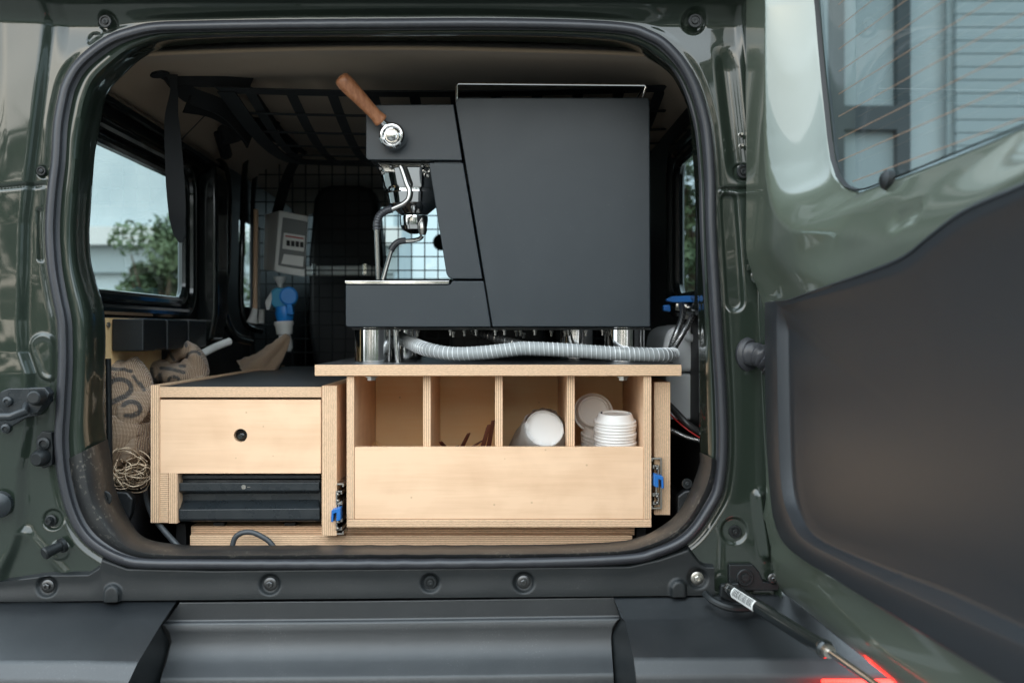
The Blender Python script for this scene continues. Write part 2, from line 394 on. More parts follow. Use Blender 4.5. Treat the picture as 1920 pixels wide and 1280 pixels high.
# pale building off to the left, seen through the rear side window
bld = empty('pale_building', (-5, 9.6, 0), 'pale building with a white fascia band seen through the left side window', 'building')
g = G(); g.box(-14, 9.6, 0, -1.2, 12, 6.5); g.build('wall', 'render', bld)
g = G(); g.box(-14.2, 9.35, 2.05, -1.1, 9.59, 2.25); g.build('fascia', 'white', bld)
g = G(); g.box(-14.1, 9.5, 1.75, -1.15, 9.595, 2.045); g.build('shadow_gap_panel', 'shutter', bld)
# shutter and frame on the right, standing in for reflections in the door glass
rb = empty('reflection_building', (6, 6, 0), 'pale building with a ribbed roller shutter standing in for reflections in the open door glass', 'building')
g = G(); g.box(2.2, 6.1, 0, 12, 8, 5.2); g.build('wall', 'render', rb)
g = G().box(3.42, 6.0, .25, 8.6, 6.02, 4.6); g.build('shutter_backing', 'shutter', rb)
slat = None
for i in range(43):
    z = .3 + i * .1
    if slat is None: slat = obj('slat', *boxg(3.46, 5.93, z, 8.5, 5.99, z + .096), 'shutter', rb, bev=.006); sx_, sz_ = wloc(slat).copy(), z
    else: dup(slat, sx_ + Vector((0, 0, z - sz_)))
wn = G().box(2.50, 5.98, .4, 3.10, 6.08, 4.4).build('window', 'shutter', rb)
for (x0, x1, z0, z1) in ((2.50, 2.60, .4, 4.4), (3.0, 3.10, .4, 4.4), (2.60, 3.0, 4.3, 4.4), (2.60, 3.0, 2.62, 2.80), (2.60, 3.0, .4, .5)):
    obj('window_frame', *boxg(x0, 5.9, z0, x1, 5.978, z1), 'frame', wn)
def tree(x, y, h, rw, label, seed, n=14000):
    rnd = random.Random(seed); t = empty('broadleaf_tree', (x, y, 0), label, 'tree', 'trees around the parked car')
    gt = G(); top = h * .75
    gt.tube([(x, y, 0), (x + .05, y, top * .4), (x - .05, y + .05, top)], [.07, .05, .02], n=9)
    for k in range(9):
        z = top * (.35 + .07 * k); a_ = rnd.uniform(0, 6.3); q = rw * .7
        gt.tube([(x, y, z), (x + math.cos(a_) * q * .5, y + math.sin(a_) * q * .5, z + .3), (x + math.cos(a_) * q, y + math.sin(a_) * q, z + .75)], [.02, .012, .005], n=6)
    gt.build('trunk', 'bark', t)
    gl = G(); cl = [(rnd.gauss(0, .45) * rw, rnd.gauss(0, .45) * rw, h * rnd.uniform(.35, 1.0), rnd.uniform(.15, .40) * rw) for _ in range(90)]
    for _ in range(n):
        cx, cy, cz, cr_ = rnd.choice(cl); d = Vector((rnd.gauss(0, 1), rnd.gauss(0, 1), rnd.gauss(0, .8))).normalized() * cr_ * rnd.uniform(.5, 1)
        c = Vector((x + cx, y + cy, cz)) + d; s = rnd.uniform(.014, .034)
        u = Vector((rnd.gauss(0, 1), rnd.gauss(0, 1), rnd.gauss(0, 1))).normalized(); v_ = u.orthogonal().normalized()
        gl.add([c - u * s, c + v_ * s * .5, c + u * s, c - v_ * s * .5], [(0, 1, 2, 3)])
    gl.build('crown', 'leaf', t, smooth=False); return t
tree(-2.36, 5.4, 1.85, .36, 'slim green tree seen through the left rear side window', 3)
tree(-1.75, 6.8, 2.3, .5, 'green tree nearest the grille, right of the slim tree through the left window', 5)
def added_hedge(x0, x1, y, h, label, seed, n):
    rnd = random.Random(seed); t = empty('added_hedge', ((x0 + x1) / 2, y, 0), label, 'added_hedge')
    gl = G(); gc_ = G()
    for _ in range(n):
        c = Vector((rnd.uniform(x0, x1), y + rnd.uniform(-.5, .5), h * rnd.random() ** .8 * (1 + .12 * noise.noise(Vector((rnd.uniform(0, 1), 0, 0))))))
        c.z *= .82 + .3 * noise.noise(Vector((c.x * .35, 0, 2))) ; s_ = rnd.uniform(.10, .2)
        u = Vector((rnd.gauss(0, 1), rnd.gauss(0, 1), rnd.gauss(0, 1))).normalized(); v_ = u.orthogonal().normalized()
        gl.add([c - u * s_, c + v_ * s_ * .6, c + u * s_, c - v_ * s_ * .6], [(0, 1, 2, 3)])
    o = gl.build('foliage', 'leaf', t, smooth=False); tag(o, kind='stuff')
added_hedge(-13, 13, -9.5, 3.5, 'tall dense hedge out of view behind the viewer, put there to darken paint reflections', 9, 9000)  # unseen, added as a dark mass for the car paint to reflect
tree(1.16, 4.3, 2.6, .7, 'green tree seen through the narrow right side window', 6)

# ================================================================== THE CAR
CAR = empty('off_road_car', (-.19, .9, 0), 'dark green off-road car with its rear door swung open, coffee kit inside', 'car')
SEAL = [(725,35),(900,34),(1080,37),(1180,44),(1220,57),(1250,74),(1282,107),(1305,145),(1322,190),(1335,245),(1342,330),(1344,427),(1350,530),(1357,640),(1363,733),(1366,820),(1364,875),(1356,924),(1337,961),(1311,999),(1281,1025),(1236,1044),(1180,1057),(1000,1064),(637,1067),(375,1067),(277,1066),(232,1060),(187,1040),(150,1009),(124,961),(107,894),(101,827),(104,767),(108,690),(108,640),(106,600),(97,555),(88,500),(84,430),(88,360),(95,300),(99,233),(107,187),(115,157),(133,123),(160,95),(200,67),(240,52),(287,42),(367,39),(480,37)]
INNER = [(725,78),(900,78),(1080,83),(1180,93),(1223,115),(1257,140),(1277,173),(1292,217),(1298,283),(1303,350),(1308,427),(1308,533),(1310,673),(1311,793),(1313,856),(1311,875),(1296,916),(1272,961),(1236,990),(1202,1006),(1150,1016),(1000,1021),(637,1022),(400,1023),(337,1021),(274,1010),(244,980),(216,919),(208,868),(197,800),(196,750),(197,700),(198,620),(193,570),(182,533),(171,490),(168,440),(170,400),(177,300),(182,267),(192,213),(203,173),(233,140),(263,113),(293,97),(333,87),(480,80)]
CX, CY = 725., 560.
def radial(poly, n):
    """radius from the centre at n even-ish directions along the opening's outline"""
    pts = np.array(cr(poly, 6, True)); d = pts - np.array([CX, CY]); an = np.arctan2(d[:, 1], d[:, 0]); r = np.hypot(d[:, 0], d[:, 1])
    o = np.argsort(an); an = an[o]; r = r[o]
    an = np.concatenate([an - 2 * np.pi, an, an + 2 * np.pi]); r = np.concatenate([r] * 3)
    return lambda a_: np.interp((a_ + np.pi) % (2 * np.pi) - np.pi, an, r)
fS, fI = radial(SEAL, 0), radial(INNER, 0)
sp = np.array(cr(SEAL, 30, True)); dl = np.hypot(*(np.roll(sp, -1, 0) - sp).T); cum = np.concatenate([[0], np.cumsum(dl)])
NA = 2000
tt = np.linspace(0, cum[-1], NA, endpoint=False)
sx_a = np.interp(tt, cum, np.append(sp[:, 0], sp[0, 0])); sy_a = np.interp(tt, cum, np.append(sp[:, 1], sp[0, 1]))
ANG = np.arctan2(sy_a - CY, sx_a - CX)
# order by angle continuity
order = np.argsort(ANG); ANG = ANG[order]
RS, RI = fS(ANG), fI(ANG)
CO, SI = np.cos(ANG), np.sin(ANG)
SXp, SYp = CX + RS * CO, CY + RS * SI
# outward normals of the outline in pixels
tx = np.roll(SXp, -2) - np.roll(SXp, 2); ty = np.roll(SYp, -2) - np.roll(SYp, 2)
for _ in range(3):
    tx = (np.roll(tx, 1) + tx + np.roll(tx, -1)) / 3; ty = (np.roll(ty, 1) + ty + np.roll(ty, -1)) / 3
tl = np.hypot(tx, ty); NX, NY = ty / tl, -tx / tl
def ringmesh(name, rows, m, parent, keep=None, **k):
    """rows: list of NA-long lists of points; quads between rows, optionally only for the columns kept"""
    V = [p for r in rows for p in r]; Fc = []
    for i in range(len(rows) - 1):
        for j in range(NA):
            if keep is not None and not keep[j]: continue
            j2 = (j + 1) % NA; Fc.append((i * NA + j, i * NA + j2, (i + 1) * NA + j2, (i + 1) * NA + j))
    used = sorted({i for f in Fc for i in f}); mp = {u: q for q, u in enumerate(used)}
    return obj(name, [V[u] for u in used], [tuple(mp[i] for i in f) for f in Fc], m, parent, angle=50, **k)

# ---- painted body panel round the opening, as a pressed sheet
LR = [(0,100),(45,98),(350,61),(420,53),(600,49),(660,52),(700,66),(800,63),(880,48),(1000,44),(1110,2)]
RR = [(0,1388),(60,1393),(200,1411),(350,1417),(600,1423),(900,1438),(1110,1450)]
def H(x, y):
    h = .006
    lc = interp(LR, y); rc = interp(RR, y)
    h -= .013 * ss(-2, 15, lc - x) + .00010 * max(0, lc - x - 10)
    h += .018 * ss(22, -60, x) * ss(330, 60, y) + .012 * ss(5, -110, x)
    h -= .018 * ss(0, 13, x - rc)
    xc = interp([(80, 1360), (340, 1388)], y)
    h += .010 * ss(26, 2, abs(x - xc)) * ss(75, 130, y) * ss(345, 300, y)
    h -= .055 * ss(48, -30, y)                                   # gutter overhang facing down
    h += .0065 * ss(122, 44, y) * ss(100, 125, x) * ss(1395, 1380, x)
    h -= .010 * ss(2.5, -2.5, y - 9)
    for (a0, b0, c0, d0, r0, dep) in ((71, 395, 72, 484, 7, .005), (1366, 376, 1379, 565, 22, .008), (1318, 930, 1326, 985, 8, -.004)):
        d = segd(x, y, a0, b0, c0, d0)
        h += dep * ss(r0, r0 * .45, d)
    d = segd(x, y, 78, 650, 92, 690); h -= .004 * math.exp(-((d - 20) / 4) ** 2) + .002 * ss(20, 14, d)
    for (a0, b0, r0, dep) in ((198, 39, 19, .006), (174, 73, 17, .004), (78, 321, 13, .003), (96, 975, 21, .004), (1303, 38, 24, .006), (1394, 322, 19, .004), (1378, 996, 27, .004), (110, 1032, 20, -.003)):
        d = math.hypot(x - a0, y - b0); h += dep * ss(r0, r0 * .78, d)
    if x < 92: h += .005 * math.exp(-((y - 350 - (40 - x) * .12) / 3.4) ** 2)
    if x > 1342: h += .006 * math.exp(-((y - 353) / 3.2) ** 2) - .003 * math.exp(-((y - 362) / 5) ** 2)
    # pressed ridges towards the lower corners
    h -= .003 * math.exp(-(segd(x, y, 47, 1000, 5, 1062) / 9) ** 2)
    h -= .003 * math.exp(-(segd(x, y, 47, 1000, 118, 1075) / 9) ** 2)
    h -= .010 * math.exp(-(segd(x, y, 1425, 930, 1440, 1040) / 9) ** 2)
    v = Vector((x / 260, y / 330, 0)); h += .0024 * noise.noise(v) + .0004 * noise.noise(v * 4.1)
    return h
MR = 96; rows = []
ox0, oy0, ox1, oy1 = -110., -70., 1462., 1118.
for i in range(MR):
    f = i / (MR - 1); row = []
    for j in range(NA):
        c, s = CO[j], SI[j]
        tt_ = min((ox1 - CX) / c if c > 1e-9 else 1e9, (ox0 - CX) / c if c < -1e-9 else 1e9, (oy1 - CY) / s if s > 1e-9 else 1e9, (oy0 - CY) / s if s < -1e-9 else 1e9)
        r0 = RS[j] - 14; r = r0 + (tt_ - r0) * f
        x, y = CX + c * r, CY + s * r
        q = r - RS[j]; hh = H(x, y)
        fl = ss(18, 6, q)                                        # flat flange under the seal with a small step
        row.append(P(x, y, 0) + Vector((0, hh * (1 - fl) + .010 * fl, 0)))
    rows.append(row)
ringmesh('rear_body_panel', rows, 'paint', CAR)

# ---- rolled inner flange (paint) and the plastic sill trim in the lower part
lower = SYp > 872
prof = [(-.05, .012), (.10, .010), (.22, .004), (.34, .001), (.46, .004), (.56, .013), (.64, .026), (.72, .045), (.82, .068), (.92, .088), (1.0, .10)]
profl = [(-.02, .010), (.15, .004), (.30, -.003), (.42, -.004), (.52, .002), (.62, .010), (.74, .022), (.86, .05), (1.0, .10)]
def flange(pr, extra):
    rr_ = []
    for f, Y in pr:
        row = []
        for j in range(NA):
            r = RS[j] - 16 + (RI[j] - RS[j] + 16) * f
            row.append(P(CX + CO[j] * r, CY + SI[j] * r, Y))
        rr_.append(row)
    for dy, dr in extra: rr_.append([P(CX + CO[j] * RI[j], CY + SI[j] * RI[j], .10) + Vector((CO[j] * dr, dy, -SI[j] * dr)) for j in range(NA)])
    return rr_
ringmesh('inner_flange', flange(prof, [(.012, .006), (.016, .05)]), 'paint', CAR, keep=~lower)
ringmesh('sill_trim', flange(profl, [(.004, .0), (.02, .01), (.03, .07)]), 'scuffed', CAR, keep=lower)
# tread ribs on the sill
g = G()
for i in range(58):
    x = 345 + i * 15.2; y = 1030 if i % 2 else 1036
    for sgn in (1,):
        a_ = P(x, y, .065); b_ = P(x + 9, y + (5 if i % 2 else -5), .06)
        g.tube([a_, b_], .0016, n=5)
tag(g.build('tread_ribs', 'black', CAR), kind='stuff')
# ---- rubber door seal: bulb outside, lip inside
sec = [(-26, .012), (-22, .005), (-17, .004), (-14, .002), (-12.5, -.005), (-9, -.0105), (-3, -.0128), (2, -.011), (5, -.006), (6, .0), (5, .010)]
rows = []
for q, Y in sec:
    rows.append([P(SXp[j] + NX[j] * (q - 6), SYp[j] + NY[j] * (q - 6), Y) for j in range(NA)])
ringmesh('door_seal', rows, 'rubber', CAR)

# ---- sill cover strip below the opening
def topy(x):
    t = interp([(-60, 1094), (0, 1086), (95, 1073), (168, 1072), (190, 1056), (200, 1049)], x)
    if 190 <= x <= 1290: t = interp([(190, 1040), (240, 1060), (400, 1064), (1180, 1056), (1236, 1042), (1290, 1022)], x)
    if x > 1290: t = interp([(1290, 1022), (1312, 1052), (1322, 1057), (1345, 1058)], x)
    return t
boss = [(90, 1098, 21), (507, 1094, 21), (807, 1091, 19), (982, 1090, 21), (1307, 1083, 20)]
rows = []; xs = np.arange(-70, 1338.1, 3.2)
NR = 30
for i in range(NR):
    f = i / (NR - 1); row = []
    for x in xs:
        t0 = topy(x); b0 = 1125 - (x / 1338) * 12; y = t0 + (b0 - t0) * f
        Y = -.004 + .010 * ss(.10, 0, f) - .004 * ss(.3, 1, f)
        for bx, by, br in boss: Y += .006 * ss(br, br * .72, math.hypot(x - bx, y - by))
        for bx, by in ((215, 1108), (1270, 1099)):
            d = segd(x, y, bx, by, bx, by + 30); Y -= .009 * ss(17, 12, d)
        Y += .0008 * noise.noise(Vector((x / 90, y / 60, 3)))
        row.append(P(x, y, 0) + Vector((0, Y, 0)))
    rows.append(row)
nx = len(xs); V = [p for r in rows for p in r]
obj('sill_cover', V, [(i * nx + j, (i + 1) * nx + j, (i + 1) * nx + j + 1, i * nx + j + 1) for i in range(NR - 1) for j in range(nx - 1)], 'black', CAR, angle=60)
obj('hinge_side_cover', *prismg([(1367, 1058), (1412, 1058), (1424, 1072), (1432, 1090), (1470, 1096), (1470, 1107), (1367, 1107)], -.006, .02), 'black', CAR, bev=.002)

# ---- bumper
def loft(name, rows, m, bev=.006, seg=3, **k):
    n = len(rows[0]); V = [P(*p) for r in rows for p in r]; Fc = []
    for i in range(len(rows) - 1):
        for j in range(n - 1): Fc.append((i * n + j, (i + 1) * n + j, (i + 1) * n + j + 1, i * n + j + 1))
    return obj(name, V, Fc, m, CAR, bev=bev, seg=seg, **k)
G().box(XX(-90, 0), .012, .45, XX(1500, 0), .05, .652).build('bumper_backing', 'dark', CAR)  # dark plate added to block light showing through the bumper joints
def piece(name, rows, bev=.005):
    return loft(name, rows, 'black' if 'side' in name else 'bumper', bev)
piece('bumper_end_cap', [
    [(-90, 1126, .02), (150, 1124, .02), (330, 1122, .02)],
    [(-90, 1130, -.004), (150, 1128, -.004), (331, 1127, -.004)],
    [(-90, 1158, -.05), (150, 1156, -.05), (306, 1163, -.045)],
    [(-90, 1240, -.155), (150, 1240, -.155), (258, 1242, -.15)],
    [(-90, 1275, -.172), (150, 1276, -.172), (240, 1280, -.170)],
    [(-90, 1400, -.18), (150, 1400, -.18), (228, 1400, -.184)]])
piece('bumper_side_wall', [
    [(331, 1127, -.0045), (337, 1128, .01)], [(306, 1163, -.0455), (312, 1163, .0)], [(298, 1176, -.060), (303, 1172, -.004)],
    [(258, 1242, -.151), (318, 1205, -.002)], [(240, 1280, -.171), (300, 1275, -.045)], [(228, 1400, -.185), (292, 1400, -.055)]], .0015)
piece('bumper_step', [
    [(336, 1124, .02), (700, 1121, .02), (1148, 1115, .02)],
    [(338, 1128, -.004), (700, 1125, -.004), (1150, 1119, -.004)],
    [(313, 1164, -.004), (700, 1161, -.004), (1161, 1155, -.004)],
    [(302, 1168, -.0095), (700, 1165, -.0095), (1163, 1159, -.0095)],
    [(308, 1172, -.011), (700, 1169, -.011), (1156, 1163, -.011)],
    [(318, 1185, -.011), (700, 1182, -.011), (1148, 1176, -.011)],
    [(322, 1202, -.012), (700, 1199, -.012), (1146, 1193, -.012)],
    [(318, 1216, -.0155), (700, 1213, -.0155), (1146, 1207, -.0155)],
    [(315, 1230, -.0225), (700, 1227, -.0225), (1147, 1221, -.0225)],
    [(311, 1244, -.033), (700, 1241, -.033), (1148, 1235, -.033)],
    [(306, 1258, -.046), (700, 1255, -.046), (1149, 1249, -.046)],
    [(302, 1272, -.0575), (700, 1269, -.0575), (1150, 1263, -.0575)],
    [(300, 1281, -.060), (700, 1278, -.060), (1150, 1272, -.060)],
    [(298, 1296, -.060), (700, 1293, -.060), (1152, 1287, -.060)],
    [(290, 1400, -.055), (700, 1400, -.055), (1160, 1400, -.055)]], .003)
piece('bumper_end_cap', [
    [(1152, 1113, .02), (1345, 1111, .02), (1600, 1109, .02)],
    [(1150, 1119, -.004), (1345, 1116, -.004), (1600, 1113, -.004)],
    [(1166, 1158, -.044), (1350, 1150, -.044), (1640, 1150, -.044)],
    [(1172, 1164, -.052), (1350, 1160, -.056), (1640, 1160, -.056)],
    [(1188, 1234, -.148), (1380, 1234, -.152), (1990, 1234, -.152)],
    [(1192, 1268, -.168), (1400, 1266, -.169), (1990, 1266, -.169)],
    [(1200, 1400, -.182), (1400, 1400, -.182), (1990, 1400, -.182)]])
piece('bumper_side_wall', [
    [(1150, 1119, -.0045), (1148, 1119, .01)], [(1166, 1158, -.0445), (1161, 1154, .0)], [(1172, 1164, -.0525), (1163, 1160, -.005)],
    [(1178, 1190, -.0885), (1146, 1190, -.002)], [(1188, 1234, -.1485), (1147, 1230, -.012)], [(1192, 1268, -.1695), (1150, 1266, -.045)], [(1200, 1400, -.183), (1160, 1400, -.05)]], .002)
tl_ = G(); tl_.prism([(1545, 1279), (1990, 1279), (1990, 1345), (1560, 1345)], -.205, .02)
TL = tl_.build('tail_lamp', 'lamp', CAR, bev=.004)
for i in range(5): G().prism([(1545, 1288 + i * 11), (1990, 1288 + i * 11), (1990, 1291 + i * 11), (1545, 1291 + i * 11)], -.2085, .003).build('lens_rib', 'red', TL, bev=.0008)

# ---- bolts, plugs and bump stops on the body
def bolt_mesh(r, kind):
    g_ = G(); a_ = (0, -1, 0)
    if kind == 'plug': g_.lathe([(0, r), (.002, r), (.003, r * .92), (.003, r * .72), (.001, r * .68), (.001, r * .5), (.0035, r * .45), (.004, r * .2), (.003, 0)], (0, 0, 0), a_, n=28)
    elif kind == 'hex':
        g_.lathe([(0, r), (.0015, r), (.0025, r * .85), (.003, r * .6)], (0, 0, 0), a_, n=24)
        g_.lathe([(.0025, r * .58), (.008, r * .55), (.009, r * .42), (.009, r * .25), (.006, r * .22)], (0, 0, 0), a_, n=6)
    else: g_.lathe([(0, r), (.003, r), (.004, r * .75), (.011, r * .62), (.013, r * .5), (.013, r * .3), (.0115, r * .25)], (0, 0, 0), a_, n=24)
    return g_
for (x, y, r, kind, m, Y) in ((198, 41, 12, 'plug', 'black', .004), (78, 321, 9, 'plug', 'black', .006), (96, 975, 11, 'stop', 'black', .008), (1303, 40, 13, 'plug', 'black', .004),
        (1394, 322, 13, 'plug', 'black', .006), (1378, 996, 12, 'plug', 'black', .008), (90, 1098, 12, 'hex', 'darkzinc', .0), (507, 1094, 12, 'hex', 'darkzinc', .0), (807, 1091, 12, 'plug', 'black', .0), (982, 1090, 12, 'hex', 'darkzinc', .0),
        (1307, 1083, 12, 'hex', 'zinc', .0), (1397, 1082, 16, 'plug', 'black', -.006), (1449, 1084, 10, 'hex', 'darkzinc', -.006), (1388, 254, 5, 'stop', 'zinc', .004), (1389, 275, 5, 'stop', 'zinc', .004),
        (196, 934, 15, 'plug', 'black', .03), (1288, 906, 10, 'plug', 'black', .05)):
    g_ = bolt_mesh(S(r, 0), kind); o_ = P(x, y, Y)
    obj('bolt' if kind != 'plug' else 'plug', [v + o_ for v in g_.v], g_.f, m, CAR, origin=o_)
# rubber stop on the left lower corner, pointing out
g = G(); g.lathe([(0, .012), (.006, .012), (.007, .008), (.022, .0085), (.034, .010), (.036, .008), (.036, 0)], P(120, 1020, .0), (-.55, -.75, -.25), n=20)
g.build('rubber_stop', 'black', CAR)
# twin bump-stop plate at the left edge
g = G(); g.prism([(68, 820), (78, 808), (96, 810), (99, 840), (97, 872), (80, 878), (66, 866)], -.006, .012); g.build('stop_plate', 'black', CAR, bev=.002)
g = G(); g.lathe([(0, .010), (.004, .010), (.006, .006), (.003, .005), (.003, 0)], P(83, 831, -.008), (0, -1, 0), n=24); g.build('bolt', 'black', CAR)
g = G(); g.lathe([(0, .014), (.008, .014), (.016, .012), (.020, .009), (.020, 0)], P(80, 856, -.006), (-.1, -1, -.1), n=24); g.build('rubber_stop', 'black', CAR)
# door striker on the left
st = G().prism([(-30, 745), (16, 728), (84, 727), (92, 737), (94, 752), (68, 779), (48, 783), (20, 800), (-30, 812)], -.012, .014).build('door_striker', 'blackmetal', CAR, bev=.0015)
G().prism([(52, 727), (84, 726), (93, 738), (70, 774), (53, 778)], -.03, .02).build('striker_block', 'blackmetal', st, bev=.002)
G().tube([P(-40, 782, -.05), P(20, 781, -.05), P(46, 772, -.045), P(50, 760, -.02)], .0065, n=14).build('striker_loop', 'blackmetal', st)
G().lathe([(0, .0135), (.012, .0125), (.022, .0105), (.024, .008), (.024, 0)], P(72, 745, -.03), (.12, -1, .05), n=26).build('rubber_stop', 'black', st)
for x, y in ((15, 752), (12, 803)): G().lathe([(0, .008), (.004, .0075), (.006, .004), (.004, .0035), (.004, 0)], P(x, y, -.013), (0, -1, 0), n=24).build('bolt', 'blackmetal', st)
G().lathe([(0, .022), (.012, .02), (.018, .010), (.018, 0)], P(-2, 945, -.02), (.3, -1, 0), n=24).build('latch_cap', 'blackmetal', CAR)
# cable boot between body and door
g = G(); ctr = path([(1408, 664, .0, ), (1418, 664, -.02), (1436, 672, -.045), (1450, 690, -.06), (1462, 716, -.065)], 14)
rad = [.0150 + .0042 * math.sin(i * .95) for i in range(len(ctr))]
g.lathe([(0, .030), (.004, .030), (.006, .026), (.008, .024)], P(1408, 664, .012), (.35, -.93, 0), n=28); g.tube(ctr, rad, n=20); g.build('cable_boot', 'rubber', CAR)
# door hinge bolts and ribs
for k, y in enumerate((452, 473, 494)): G().prism([(1408, y), (1426, y - 8), (1428, y + 2), (1408, y + 12)], -.03, .03).build('hinge_rib', 'paint', CAR, bev=.0015)
for x, y in ((1416, 427), (1421, 518)):
    g_ = bolt_mesh(.012, 'hex'); o_ = P(x, y, -.02); obj('bolt', [v + o_ for v in g_.v], g_.f, 'paint', CAR, origin=o_)

# ---- interior shell
XL, XR, ZR = -.745, .375, 1.607
def wallx(name, x, holes, y0, y1, z0, z1, m, t, parent=CAR):
    """a side wall at x with rectangular openings (y0,y1,z0,z1), made of butted slabs"""
    g_ = G(); ys = sorted({y0, y1, *[h[0] for h in holes], *[h[1] for h in holes]})
    for a_, b_ in zip(ys, ys[1:]):
        hh = [h for h in holes if h[0] <= a_ and h[1] >= b_]
        if hh: g_.box(x, a_, z0, x + t, b_, hh[0][2]); g_.box(x, a_, hh[0][3], x + t, b_, z1)
        else: g_.box(x, a_, z0, x + t, b_, z1)
    return g_.build(name, m, parent)
wallx('side_wall', XL - .012, [(.16, .735, 1.166, 1.458), (1.22, 1.47, 1.17, 1.42)], .11, 2.6, .55, 1.56, 'dark', .012)
wallx('side_wall', XR, [(.22, .50, 1.17, 1.45), (1.22, 1.47, 1.17, 1.42)], .11, 2.6, .55, 1.56, 'dark', .012)
def rrect(y0, y1, z0, z1, r, x, n=6):
    o_ = []
    for cy, cz, a0 in ((y1 - r, z1 - r, 0), (y0 + r, z1 - r, 90), (y0 + r, z0 + r, 180), (y1 - r, z0 + r, 270)):
        for k in range(n + 1): a_ = R(a0 + 90 * k / n); o_.append(Vector((x, cy + r * math.cos(a_), cz + r * math.sin(a_))))
    return o_
for x, s, y0, y1, y0b in ((XL, 1, .16, .735, 0), (XR, -1, .22, .50, 0)):
    fr = G().tube(rrect(y0, y1, 1.166, 1.458, .045, x - s * .004), .013, n=10, closed=True).build('window_frame', 'darkgloss', CAR)
    G().tube(rrect(y0 - .02, y1 + .028, 1.14, 1.484, .06, x + s * .006), .012, n=10, closed=True).build('frame_moulding', 'darkgloss', fr)
    o = obj('window_pane', [(x - s * .006, y0 - .01, 1.15), (x - s * .006, y1 + .01, 1.15), (x - s * .006, y1 + .01, 1.47), (x - s * .006, y0 - .01, 1.47)], [(0, 1, 2, 3) if s > 0 else (3, 2, 1, 0)], 'glass', CAR)
for x in (XL - .006, XR + .006): obj('window_pane', [(x, 1.0, 1.08), (x, 1.92, 1.08), (x, 1.92, 1.48), (x, 1.0, 1.48)], [(0, 1, 2, 3) if x < 0 else (3, 2, 1, 0)], 'glass', CAR)
# headliner
rows_ = []
arch = [(XL - .02, 1.545), (XL + .012, 1.556), (XL + .05, 1.585), (XL + .12, 1.604), (-.4, 1.613), (-.19, 1.616), (.0, 1.613), (XR - .12, 1.604), (XR - .05, 1.585), (XR - .012, 1.556), (XR + .02, 1.545)]
arch = [tuple(p) for p in cr(arch, 5)]
V = []
ys = [.105, .11, .125, .16, .25, .6, 1.2, 1.9, 2.1]
dz = [-.024, -.026, -.020, .0, .0, .0, .0, -.01, -.04]
for y, d in zip(ys, dz):
    for (x, z) in arch: V.append((x, y, z + d))
n = len(arch); obj('headliner', V, [(i * n + j, i * n + j + 1, (i + 1) * n + j + 1, (i + 1) * n + j) for i in range(len(ys) - 1) for j in range(n - 1)], 'liner', CAR, angle=60, solid=.006)
G().box(-.90, .03, 1.635, .452, 2.7, 1.69).build('roof', 'paint', CAR, bev=.015)
wallx('outer_side_panel', -.905, [(.30, 1.42, 1.09, 1.57), (1.52, 2.4, 1.09, 1.57)], .02, 2.7, .45, 1.634, 'paint', .01)
wallx('outer_side_panel', .444, [(.45, 1.30, 1.09, 1.57), (1.52, 2.4, 1.09, 1.57)], .03, 2.7, .45, 1.634, 'paint', .01)
G().box(XL - .05, .14, .60, XR + .05, 2.6, .66).build('load_floor', 'dark', CAR)
# window rail trims above the left window, and lower wall trims
G().tube([(XL + .012, .12, 1.535), (XL + .012, .95, 1.525)], .012, n=8).build('rail_trim', 'darkgloss', CAR)
G().tube([(XL + .006, .12, 1.498), (XL + .006, .9, 1.492)], .007, n=8).build('rail_trim', 'darkgloss', CAR)
G().box(XL - .0, .12, 1.105, XL + .014, .86, 1.128).build('waist_trim', 'darkgloss', CAR, bev=.004)
# pillars and the tubes beside the load-bay grille
for (x0, x1, yy, dd) in ((366, 408, .80, .1),):
    G().prism([(x0, 330), (x1 - 6, 305), (x1, 340), (x1, 585), (x1 - 10, 640), (x0, 640)], yy, dd).build('pillar_trim', 'darkgloss', CAR, bev=.012, seg=4)
G().tube(path([(402, 300, 1.0), (424, 330, .98), (424, 480, .98), (418, 570, .98), (436, 625, 1.0), (470, 640, 1.05)], 8), .012, n=12).build('door_seal', 'darkgloss', CAR)
G().tube(path([(470, 240, 1.2), (458, 330, 1.15), (454, 450, 1.12), (452, 560, 1.12), (462, 608, 1.14), (490, 622, 1.2)], 8), .008, n=12).build('grille_hoop', 'darkgloss', CAR)
# cab: windscreen surround, dashboard, seats
YW = 2.55
cab = G()
for (x0, x1, y0, y1) in ((584, 1126, 150, 388), (584, 604, 388, 800), (860, 1126, 388, 800), (604, 860, 522, 800)):
    a_, b_ = P(x0, y0, YW), P(x1, y1, YW); cab.box(a_.x, YW, b_.z, b_.x, YW + .03, a_.z)
cab.build('cab_bulkhead', 'dark', CAR)
obj('windscreen', [P(600, 384, YW + .015), P(864, 384, YW + .015), P(864, 526, YW + .015), P(600, 526, YW + .015)], [(0, 1, 2, 3)], 'glass', CAR)
G().prism([(590, 300), (1100, 300), (1100, 388), (590, 388)], 2.45, .01).build('sun_visor', 'liner', CAR)
G().prism([(560, 499), (690, 497), (718, 501), (718, 517), (560, 517)], 1.45, .02).build('seat_crossbar', 'boxgrey', CAR, bev=.008)
for x in (589, 684): G().prism([(x - 4, 494), (x + 4, 494), (x + 4, 516), (x - 4, 516)], 1.43, .01).build('headrest_post', 'chrome', CAR, bev=.002)
G().prism([(588, 372), (598, 352), (618, 346), (672, 346), (697, 352), (706, 372), (718, 480), (716, 620), (700, 700), (590, 700), (578, 620), (578, 480)], 1.55, .13).build('seat_back', 'dark', CAR, bev=.02, seg=3)
G().prism([(855, 420), (1000, 420), (1030, 700), (840, 700)], 1.55, .13).build('seat_back', 'dark', CAR, bev=.02, seg=3)
